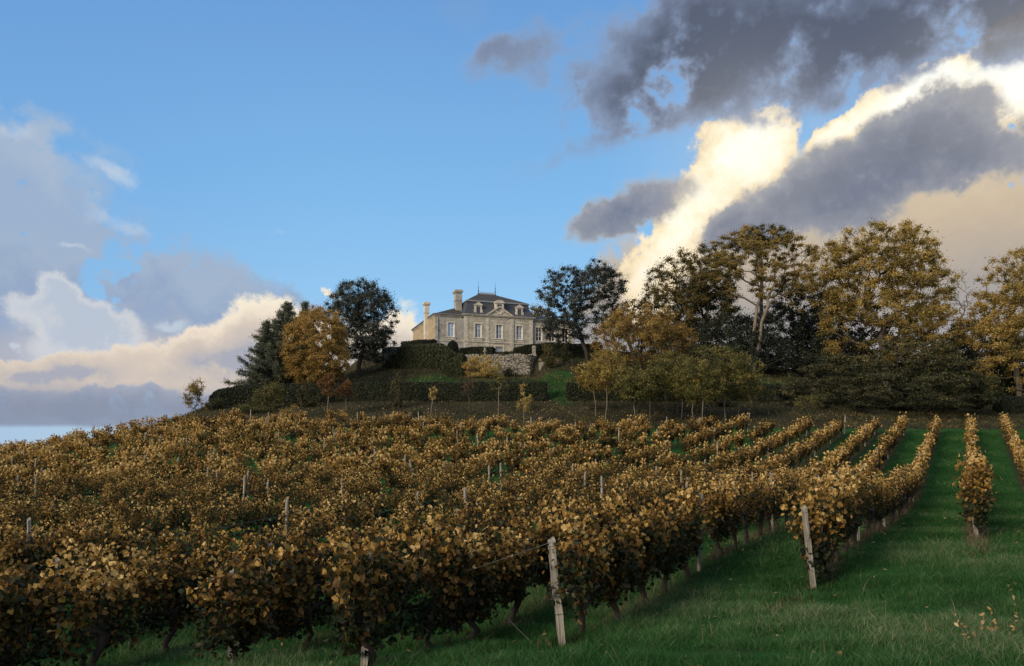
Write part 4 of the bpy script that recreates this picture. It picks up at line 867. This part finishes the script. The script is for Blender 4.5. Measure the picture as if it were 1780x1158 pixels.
for i_, (px_, d_, ly_, rx_, ry_, mt_, lb_) in enumerate([(1235, 104, 575, 70, 75, 'dark', 'dark tree deep in the wood, left of the umbrella tree'), (1335, 106, 600, 80, 62, 'dark', 'dark evergreen deep in the wood behind the umbrella tree trunk'), (1435, 104, 590, 50, 74, 'dark', 'dark evergreen closing the gap left of the great golden tree'),
        (1500, 100, 620, 90, 50, 'shade', 'shaded tree behind the lower left of the great golden tree'), (1610, 100, 615, 80, 55, 'shade', 'shaded tree behind the lower right of the great golden tree'), (1690, 103, 610, 60, 60, 'shade', 'shaded tree under the bare pale tree'), (1790, 103, 620, 80, 70, 'shade', 'shaded tree deep behind the right golden tree')]):
    tree(px_, d_, None, [(px_, ly_, rx_, ry_), (px_-rx_*.4, ly_+ry_*.7, rx_*.8, ry_*.5), (px_+rx_*.5, ly_+ry_*.8, rx_*.7, ry_*.5)], M[mt_], M['dark_trunk'], lb_, nclump=110, nleaf=13000, lsize=.34, clr=.9, gap=-1, shell=.6, tone=.4, fork=.2, seed=70+i_, group='dark trees deep in the wood')
# ---- the row of young trees with pale stems
YT = [(1035, 68, 1030, 648, 20, 20, .75), (1053, 65, 1055, 640, 24, 24, .8), (1104, 62.5, 1102, 668, 22, 22, .5), (1130, 66, 1128, 655, 20, 26, .45), (1157, 70, 1155, 648, 20, 22, .5), (1178, 69, 1176, 645, 18, 24, .45), (1184, 66, 1188, 655, 18, 26, .5), (1205, 65, 1203, 668, 18, 20, .55), (1221, 63, 1222, 655, 24, 32, .55), (1260, 64.5, 1258, 645, 24, 30, .6), (1282, 66, 1288, 655, 24, 28, .65)]
NM = ['bright yellow young tree, leftmost of the pale stemmed row', 'yellow-leafed young tree with white stem, second from left in the pale stemmed row', 'thin green young tree with forked low branches, third of the pale stemmed row', 'dark green young tree, fourth of the pale stemmed row', 'straight brown-stemmed young tree standing farthest back, fifth of the row', 'slender young tree, left of the two close pale stems', 'slender young tree, right of the two close pale stems', 'short green young tree with low side twigs, eighth of the row', 'tallest young tree of the row with longest white stem', 'light green young tree with forked stem, second from the right end', 'spreading yellow-green young tree at the right end of the row']
for i, (px, d, cx_, cy_, rx, ry, tn) in enumerate(YT):
    tree(px, d, None, [(cx_, cy_, rx, ry), (cx_+rx*.5, cy_+ry*.5, rx*.6, ry*.6), (cx_-rx*.5, cy_+ry*.4, rx*.6, ry*.55), (cx_+3, cy_-ry*.6, rx*.5, ry*.5)], M['lime'] if i > 1 else M['yellow'], M['pale_trunk'], NM[i], name='young_tree', cat='young tree', group='row of young pale stemmed trees', nclump=110, nleaf=4800, lsize=.16, clr=.46, gap=.15, fork=.18, trunk_r=.05, grow_=1.75, shell=.3, droop=-.05, depth=.7, tone=tn-.4 if i < 2 else tn, tvar=.2, seed=40+i)
tree(1330, 68, None, [(1312, 655, 18, 22), (1330, 690, 20, 16)], M['lime'], M['trunk'], 'sparse pale twiggy bush right of the row of young trees', name='shrub', cat='shrub', nclump=60, nleaf=700, lsize=.15, clr=.4, gap=.1, trunk_r=.06, fork=.1, tone=.55, seed=60, stems=3, twigs=40)
tree(1400, 63.5, None, [(1405, 705, 26, 22), (1425, 690, 18, 14)], M['lime'], M['trunk'], 'small thin green bush before the wide dark tree, at the row ends', name='shrub', cat='shrub', nclump=50, nleaf=900, lsize=.15, clr=.4, gap=.1, trunk_r=.05, fork=.1, tone=.4, seed=61, stems=3)
shrub(1262, 72, [(1262, 700, 16, 16)], 'shade', 'low dark bush between young tree stems before the right hedge', 700, 11)
shrub(1010, 71, [(1040, 706, 40, 5)], 'shade', 'low weeds at the foot of the right hedge', 500, 12)
# far trees on the horizon at the left edge
def farwood():
    r = np.random.default_rng(4); m = MB()
    for i in range(60):
        a_ = -0.95+i*0.014+r.normal(0, .004); d = r.uniform(700, 950); x, y = d*a_, d; z = gz(x, y)
        P = r.normal(0, 1, (260, 3)); P /= np.linalg.norm(P, axis=1)[:, None]; P = P*[9, 9, 6]*r.uniform(.7, 1.2)*r.random((260, 1))**.4+[x, y, z+6]
        m.leaves(P, 3.4, r.random(260), r=r)
    tag(m.build('distant_wood', M['shade']), 'far dark line of woods on the horizon at the left', 'wood', kind='stuff')
farwood()
#PART3

# ------------------------------------------------------------------ the house
def ashlar(name, rgb, dirt=0.5, bw=0.62, bh=0.32, stain=(0.12, 0.11, 0.095)):
    m, g, b = new_mat(name)
    tc = g.n.new('ShaderNodeTexCoord'); x, y, z = g.sep(tc.outputs['Object']); v = g.comb(g.m('ADD', x, y), z, 0.0)
    br = g.n.new('ShaderNodeTexBrick'); g.put(br.inputs['Vector'], v); br.inputs['Scale'].default_value = 1; br.inputs['Brick Width'].default_value = bw; br.inputs['Row Height'].default_value = bh
    br.inputs['Mortar Size'].default_value = 0.012; br.inputs['Mortar Smooth'].default_value = 0.3
    g.put(br.inputs['Color1'], tuple(c*0.82 for c in rgb)); g.put(br.inputs['Color2'], tuple(min(1, c*1.12) for c in rgb)); g.put(br.inputs['Mortar'], tuple(c*0.55 for c in rgb))
    n = g.noise(tc.outputs['Object'], 0.9, 6, 0.65); n2 = g.noise(g.vm('MULTIPLY', tc.outputs['Object'], (2.2, 2.2, 0.35)), 1.6, 6, 0.7)
    c = g.mix(g.m('MULTIPLY', g.ss(n, 0.45, 0.7), dirt), br.outputs[0], stain)
    c = g.mix(g.m('MULTIPLY', g.ss(n2, 0.5, 0.72), dirt*0.8), c, tuple(q*.8 for q in stain))
    g.put(b.inputs['Base Color'], c); b.inputs['Roughness'].default_value = 0.92
    bp = g.n.new('ShaderNodeBump'); bp.inputs['Strength'].default_value = 0.5; bp.inputs['Distance'].default_value = 0.02
    g.put(bp.inputs['Height'], g.m('ADD', br.outputs[1], g.noise(tc.outputs['Object'], 9, 5, .7))); g.l.new(bp.outputs[0], b.inputs['Normal']); return m
lime_ = ashlar('limestone_blocks', (0.50, 0.47, 0.385), 0.42)
lime_grey = ashlar('grey_limestone', (0.42, 0.41, 0.37), 0.5)
lime_side = ashlar('warm_rubble_render', (0.44, 0.35, 0.22), 0.35, 0.4, 0.25, (0.20, 0.12, 0.06))
trim = pmat('carved_stone', (0.58, 0.54, 0.45), 0.9, 0.22, 2.2, 0.3, 12, rgb2=(0.34, 0.32, 0.28))
slate = ashlar('slate_tiles', (0.065, 0.078, 0.10), 0.3, 0.22, 0.14, (0.05, 0.055, 0.05))
tile = ashlar('dark_roof_tiles', (0.055, 0.05, 0.045), 0.6, 0.25, 0.3, (0.035, 0.032, 0.025))
zinc = pmat('zinc', (0.30, 0.32, 0.35), 0.45, 0.15, 4, 0.1, metal=0.5)
white = pmat('white_paint', (0.78, 0.79, 0.78), 0.6, 0.08, 4, 0.1)
render_ = pmat('pale_render', (0.62, 0.57, 0.48), 0.9, 0.15, 2, 0.3)
blue = pmat('blue_grey_paint', (0.36, 0.40, 0.46), 0.6, 0.15, 4, 0.2, stretch=(5, 5, .5))
iron = pmat('dark_iron', (0.05, 0.055, 0.06), 0.5, 0.2, 5, 0.0)
room = pmat('dark_room', (0.015, 0.015, 0.017), 0.9, 0.1, 2, 0)
gm, gg, gb = new_mat('window_glass'); gb.inputs['Base Color'].default_value = (0.34, 0.40, 0.48, 1); gb.inputs['Roughness'].default_value = 0.06; gb.inputs['Specular IOR Level'].default_value = 0.9; gb.inputs['Metallic'].default_value = 0.35
gd, gg2, gb2 = new_mat('dark_window_glass'); gb2.inputs['Base Color'].default_value = (0.02, 0.022, 0.027, 1); gb2.inputs['Roughness'].default_value = 0.05
HR = R(19); HP = (-10.9, 105.0); HB = Zp(617.5, 105)
house = empty('chateau', (HP[0], HP[1], HB), HR)
tag(house, 'pale stone country house with slate mansard roof, dormers and tall chimneys on the hilltop', 'house')
S0, S1, S2, S3 = 0.0, 4.18, 14.7, 21.6; DEP = 15.8; EH = 5.85; CH = 6.05; T0 = 0.0; TC = -0.35

def wall_front(mb, s0, s1, t, z0, z1, holes, th=0.35):
    """front wall in strips around its openings (s0,s1,z0,z1)"""
    xs = sorted({s0, s1, *[h[0] for h in holes], *[h[1] for h in holes]})
    for a_, b_ in zip(xs[:-1], xs[1:]):
        hs = sorted([h for h in holes if h[0] <= a_+1e-6 and h[1] >= b_-1e-6], key=lambda h: h[2]); z = z0
        for h in hs:
            if h[2] > z: mb.box(a_, b_, t, t+th, z, h[2])
            z = h[3]
        if z < z1: mb.box(a_, b_, t, t+th, z, z1)
WIN = [(2.3, 0), (6.25, TC), (9.44, TC), (12.55, TC), (15.75, 0), (17.85, 0), (20.0, 0)]
WZ0, WZ1, WW = 2.72, 4.72, 1.0
def holes(a_, b_): return [(s-WW/2, s+WW/2, WZ0, WZ1) for s, t in WIN if a_ < s < b_]
w = MB(); wall_front(w, S0, S1, 0, -1.0, EH-.35, holes(S0, S1)); w.build('wall', lime_grey, house)['label'] = 'grey weathered left wing front wall'
w = MB(); w.box(S0+0.36, S1, DEP-.35, DEP, -1, EH-.35); w.build('wall', lime_grey, house)['label'] = 'rear wall of the left wing'
w = MB()
w.box(S0-.003, S0+.35, .352, DEP, -1.5, EH-.35); w.build('wall', lime_side, house)['label'] = 'warm tan side wall facing left'
w = MB(); wall_front(w, S1+.002, S2, TC, -1.0, CH-.45, holes(S1, S2)+[(8.85, 10.05, -.2, 1.45)]); w.box(S2-.35, S2-.003, TC+.35, 12, -1, CH-.45); w.box(S1+.002, S1+.3, TC+.35, 0, -1, CH-.45)
w.box(S1, S2, 11.7, 12, -1, CH-.45); w.build('wall', lime_, house)['label'] = 'central block front wall of pale limestone'
w = MB(); wall_front(w, S2, S3, 0, -1.0, EH-.35, holes(S2, S3)); w.box(S3-.35, S3, .35, 10, -1, EH-.35); w.box(S2, S3-.36, 9.65, 10, -1, EH-.35); w.build('wall', lime_, house)['label'] = 'right wing front wall, partly behind the tree'
# near-black sheets behind the windows stand in for the unlit rooms
w = MB(); w.box(S0+.5, S1-.1, .9, 1.0, -.9, EH-.5); w.box(S1+.4, S2-.5, TC+.95, TC+1.05, -.9, CH-.5); w.box(S2+.1, S3-.5, .9, 1.0, -.9, EH-.5); w.build('dark_room_sheet', room, house)
# cornices and bands
def band(nm, s0, s1, t, z, steps, mat=trim, ends=True):
    mb = MB(); zz = z
    for hgt, pr in steps:
        mb.box(s0-(pr if ends else 0), s1+(pr if ends else 0), t-pr, t+.3, zz, zz+hgt); zz += hgt
    return mb.build(nm, mat, house)
band('cornice', S0, S1-.4, 0, EH-.35, [(.10, .05), (.08, .12), (.12, .22), (.05, .26)])
mb = MB(); zz = EH-.349
for hgt, pr in [(.10, .05), (.08, .12), (.12, .20), (.045, .24)]: mb.box(S0-pr, S0+.3, .302, DEP, zz, zz+hgt); zz += hgt
mb.build('cornice', trim, house)
band('cornice', S1, S2, TC, CH-.45, [(.16, .04), (.10, .10), (.13, .22), (.06, .32)])
band('cornice', S2+.36, S3, 0, EH-.35, [(.10, .05), (.08, .12), (.12, .22), (.05, .26)])
band('string_course', S0, S1-.12, 0, 2.05, [(.14, .06)]); band('string_course', S1, S2, TC, 2.06, [(.15, .09)]); band('string_course', S2+.1, S3, 0, 2.05, [(.14, .06)])
# frieze line above the windows, centre block
band('frieze', S1+.7, S2-.7, TC, 5.08, [(.06, .035)], ends=False)
# quoins at the corners of the centre block and pilasters beside the middle bay
for sx in (S1+.05, S2-.62, 7.42, 10.95):
    mb = MB(); z = .1; i = 0
    while z < CH-.55:
        wd = .56 if i % 2 else .42
        mb.box(sx+(0 if sx < 9 else .56-wd), sx+(wd if sx < 9 else .56), TC-.045-.003*(i % 2), TC+.02, z+.002, z+.298)
        z += .3; i += 1
    mb.build('quoins', trim, house)
# windows
def window(s, t, z0, z1, wd, glass, shade=False):
    f = MB(); a_, b_ = s-wd/2, s+wd/2; d0 = t+.14
    f.box(a_, a_+.07, d0, d0+.07, z0, z1); f.box(b_-.07, b_, d0, d0+.07, z0, z1); f.box(a_+.07, b_-.07, d0, d0+.07, z1-.07, z1); f.box(a_+.07, b_-.07, d0, d0+.07, z0, z0+.09)
    f.box(s-.05, s+.05, d0-.01, d0+.06, z0+.09, z1-.07)
    for q in (1, 2):
        zz = z0+.09+(z1-z0-.16)*q/3
        for u0, u1 in ((a_+.07, s-.05), (s+.05, b_-.07)): f.box(u0, u1, d0+.005, d0+.05, zz-.02, zz+.02)
    fo = f.build('window', white, house)
    p = MB(); p.box(a_+.06, b_-.06, d0+.03, d0+.045, z0+.08, z1-.06); p.build('pane', glass, fo)
    r_ = MB(); e_ = .15; y0 = t-.055
    r_.box(a_-e_, a_-.002, y0, t+.16, z0, z1+e_); r_.box(b_+.002, b_+e_, y0, t+.16, z0, z1+e_); r_.box(a_-.002, b_+.002, y0, t+.16, z1+.002, z1+e_)
    r_.build('surround', render_, fo)
    sl = MB(); sl.box(a_-.32, b_+.32, t-.14, t+.1, z0-.13, z0-.002); sl.box(a_-.22, b_+.22, t-.06, t+.05, z0-.42, z0-.132); sl.build('sill', trim, fo)
for s, t in WIN: window(s, t, WZ0, WZ1, WW-.06, gm if s < 15 else gd)
# basement door
dr = MB(); dr.box(8.87, 9.44, TC+.13, TC+.2, -.15, 1.43); dr.box(9.46, 10.03, TC+.13, TC+.2, -.15, 1.43)
for u0 in (8.87, 9.46):
    for z_ in (.1, .68, 1.25): dr.box(u0+.03, u0+.54, TC+.105, TC+.13, z_-.05, z_+.05)
do = dr.build('door', blue, house); do['label'] = 'pale blue-grey double basement door'
h_ = MB(); h_.box(9.38, 9.42, TC+.07, TC+.105, .6, .75); h_.build('handle', iron, do)
r_ = MB(); r_.box(8.68, 8.848, TC-.05, TC+.1, -.9, 1.6); r_.box(10.052, 10.22, TC-.05, TC+.1, -.9, 1.6); r_.box(8.68, 10.22, TC-.052, TC+.1, 1.602, 1.78); r_.build('door_surround', render_, do)
# downpipes
for sx, t in ((S1-.08, -.1), (S0+.3, -.1), (11.6, TC-.1)):
    mb = MB(); mb.tube([(sx, t, -.8), (sx, t, EH-.4 if t > -.3 else CH-.5)], .05, 8)
    for z_ in (.6, 2.6, 4.6): mb.box(sx-.07, sx+.07, t-.06, t+.12, z_, z_+.05)
    mb.build('downpipe', zinc, house)
# roofs of the wings
def roof(nm, V, fs, mat, lab=None):
    mb = MB(); mb.add(V, fs); o = mb.build(nm, mat, house)
    if lab: o['label'] = lab
    return o
ov = .28
roof('roof', [(S0-ov, -ov, EH), (S1, -ov, EH), (S1, DEP, EH), (S0-ov, DEP, EH), (S1-.1, 3.4, EH+1.75), (S1-.1, DEP-2, EH+1.75), (S1, -ov, EH+.02), (S1, DEP, EH+.02)],
     [[0, 1, 4], [0, 4, 5, 3], [3, 5, 2], [1, 2, 5, 4], [3, 2, 1, 0]], tile, 'low dark tiled roof of the left wing')
mb = MB(); mb.tube([(S0-ov-.03, -ov-.04, EH+.02), (S1-.35, -ov-.04, EH+.02)], .06, 6); mb.tube([(S0-ov-.05, -ov, EH+.02), (S0-ov-.05, DEP, EH+.02)], .06, 6); mb.build('gutter', zinc, house)
roof('roof', [(S2-.1, -ov, EH), (S3+ov, -ov, EH), (S3+ov, 10, EH), (S2-.1, 10, EH), (S2-.1, 4.8, EH+1.5), (S3-3.5, 4.8, EH+1.5)],
     [[0, 1, 5, 4], [1, 2, 5], [2, 3, 4, 5], [0, 4, 3], [3, 2, 1, 0]], tile, 'low dark tiled roof of the right wing')
mb = MB(); mb.tube([(S2+.36, -ov-.04, EH+.02), (S3+ov, -ov-.04, EH+.02)], .06, 6); mb.build('gutter', zinc, house)
# mansard
MZ = 8.05; a0, a1, b0, b1 = S1-.05, S2+.05, TC-.12, 12.1; i_ = .62
mb = MB(); NS = 5
def ring(f):                                   # slightly bell-cast slope
    q = i_*(1-(1-f)**1.7); z = CH+(MZ-CH)*f; return [(a0+q, b0+q, z), (a1-q, b0+q, z), (a1-q, b1-q, z), (a0+q, b1-q, z)]
rings = [ring(f) for f in np.linspace(0, 1, NS)]
V = [p for r0 in rings for p in r0]; fs = [[i*4+j, i*4+(j+1) % 4, (i+1)*4+(j+1) % 4, (i+1)*4+j] for i in range(NS-1) for j in range(4)]
mb.add(V, fs); mb.build('mansard_roof', slate, house)
A0, A1, B0, B1 = a0+i_, a1-i_, b0+i_, b1-i_
mb = MB(); mb.box(A0-.14, A1+.14, B0-.14, B0, MZ-.05, MZ+.13); mb.box(A0-.14, A1+.14, B1, B1+.14, MZ-.05, MZ+.13); mb.box(A0-.14, A0, B0, B1, MZ-.05, MZ+.13); mb.box(A1, A1+.14, B0, B1, MZ-.05, MZ+.13); mb.build('roof_band', zinc, house)
ym = (B0+B1)/2; rx0, rx1 = 8.1, 10.8; RZ = 10.35
roof('roof', [(A0-.05, B0-.05, MZ+.135), (A1+.05, B0-.05, MZ+.135), (A1+.05, B1+.05, MZ+.135), (A0-.05, B1+.05, MZ+.135), (rx0, ym, RZ), (rx1, ym, RZ)], [[0, 1, 5, 4], [1, 2, 5], [2, 3, 4, 5], [3, 0, 4], [3, 2, 1, 0]], tile, 'dark upper hip roof of the centre block')
for sx in (rx0, rx1):
    mb = MB(); mb.lathe([(.16, 0), (.14, .12), (.06, .2), (.05, .42), (.13, .52), (.05, .62), (.04, .95), (.09, 1.02), (.03, 1.1), (.018, 1.9), (.0, 2.15)], cx=sx, cy=ym, cz=RZ-.05, k=8); mb.build('finial', iron, house)
mb = MB(); mb.box(rx0+.1, rx1-.1, ym-.03, ym+.03, RZ-.02, RZ+.1)
for x_ in np.arange(rx0+.25, rx1-.15, .2): mb.add([(x_-.06, ym, RZ+.1), (x_+.06, ym, RZ+.1), (x_+.09, ym, RZ+.22), (x_, ym, RZ+.36), (x_-.09, ym, RZ+.22), (x_-.02, ym-.03, RZ+.1)], [[0, 1, 2, 3, 4], [0, 5, 4]])
mb.build('ridge_cresting', zinc, house)
# pediment over the middle bay
pc = 9.44; pw = 2.15; pz = CH+.0
mb = MB(); mb.poly_prism([(pc-pw+.15, pz), (pc+pw-.15, pz), (pc, pz+1.22)], TC-.16, TC+.5); mb.build('pediment', lime_, house)
mb = MB()
for sg in (-1, 1):
    P = [(pc+sg*(pw+.05), pz), (pc+sg*(pw-.32), pz), (pc, pz+1.2), (pc, pz+1.42)]
    if sg > 0: P = P[::-1]
    mb.poly_prism(P, TC-.34-.002*sg, TC+.5)
mb.build('pediment_moulding', trim, house)
# dormers
def dormer(s, t, z0, wd, hg, big=False):
    f = MB(); a_, b_ = s-wd/2, s+wd/2; e_ = .22 if not big else .26
    f.box(a_-e_, a_, t, t+1.1, z0, z0+hg); f.box(b_, b_+e_, t, t+1.1, z0, z0+hg); f.box(a_, b_, t, t+1.1, z0+hg-.16, z0+hg); f.box(a_, b_, t, t+.6, z0-.25, z0)
    f.box(a_-e_-.1, b_+e_+.1, t-.1, t+1.15, z0+hg, z0+hg+.11)
    if not big:
        f.poly_prism([(a_-e_-.1, z0+hg+.112), (b_+e_+.1, z0+hg+.112), (s, z0+hg+.52)], t-.08, t+1.25)
        f.box(a_-e_-.14, a_-e_, t+.02, t+.15, z0, z0+hg*.45); f.box(b_+e_, b_+e_+.14, t+.02, t+.15, z0, z0+hg*.45)
    else:
        n = 10; pts = [(s+(wd/2+e_+.06)*math.cos(q), z0+hg+.112+.36*math.sin(q)) for q in np.linspace(0, math.pi, n)]; f.poly_prism(pts, t-.08, t+1.25)
        for sg in (-1, 1): P = [(s+sg*(wd/2+e_), z0+.1), (s+sg*(wd/2+e_+.5), z0+.1), (s+sg*(wd/2+e_), z0+.7)]; f.poly_prism(P if sg > 0 else P[::-1], t+.02, t+.2)
    fo = f.build('dormer', trim, house)
    wf = MB(); d0 = t+.12; zt_ = z0+hg-.16
    wf.box(a_, a_+.05, d0, d0+.06, z0, zt_); wf.box(b_-.05, b_, d0, d0+.06, z0, zt_); wf.box(a_+.05, b_-.05, d0, d0+.06, zt_-.05, zt_); wf.box(a_+.05, b_-.05, d0, d0+.06, z0, z0+.06); wf.box(s-.025, s+.025, d0, d0+.05, z0+.06, zt_-.05)
    wf.build('window_frame', zinc, fo)
    p = MB(); p.box(a_+.04, b_-.04, d0+.03, d0+.04, z0+.04, zt_-.04); p.build('pane', gd, fo)
dormer(6.3, TC+.02, CH+.28, .62, 1.05); dormer(12.6, TC+.02, CH+.28, .62, 1.05); dormer(pc, TC-.24, CH+.45, .72, 1.35, big=True)
# chimneys
def chimney(cx_, cy_, wx, wy, z0, z1, mat, lab, cap=True):
    mb = MB(); mb.box(cx_-wx/2, cx_+wx/2, cy_-wy/2, cy_+wy/2, z0, z1)
    if cap:
        mb.box(cx_-wx/2-.06, cx_+wx/2+.06, cy_-wy/2-.06, cy_+wy/2+.06, z1-1.5, z1-1.38); mb.box(cx_-wx/2-.1, cx_+wx/2+.1, cy_-wy/2-.1, cy_+wy/2+.1, z1-.35, z1-.22)
        mb.box(cx_-wx/2-.18, cx_+wx/2+.18, cy_-wy/2-.18, cy_+wy/2+.18, z1-.22, z1+.02); mb.box(cx_-wx/2-.06, cx_+wx/2+.06, cy_-wy/2-.06, cy_+wy/2+.06, z1+.02, z1+.14)
    else: mb.box(cx_-wx/2-.05, cx_+wx/2+.05, cy_-wy/2-.05, cy_+wy/2+.05, z1-.14, z1+.0)
    mb.build('chimney', mat, house)['label'] = lab
chimney(4.0, 2.6, .88, 1.2, EH, 9.85, lime_grey, 'big stone chimney with moulded cap beside the mansard')
chimney(S0-.34, 4.2, .66, .8, -1.2, 8.1, render_, 'tall thin rendered chimney on the left side wall')
mb = MB(); mb.box(4.6, 5.15, 4.4, 4.95, 8.0, 9.6); mb.box(4.55, 5.2, 4.35, 5.0, 9.6, 9.68); mb.build('flue', zinc, house)
# creeper on the left wing
cr = MB(); P = []
for b in range(7):
    x_, z_ = .62, 3.3; an = R(60+b*12)
    for q in range(9): x_ += .11*math.cos(an); z_ += .14*math.sin(an); an += rng.normal(0, .35); P.append((x_, -.03, z_))
cr.leaves(np.array(P)+rng.normal(0, .02, (len(P), 3))*[1, .3, 1], .1, .3, bias=(0, -1, 0), r=np.random.default_rng(1)); cr.build('creeper', M['shade'], house)
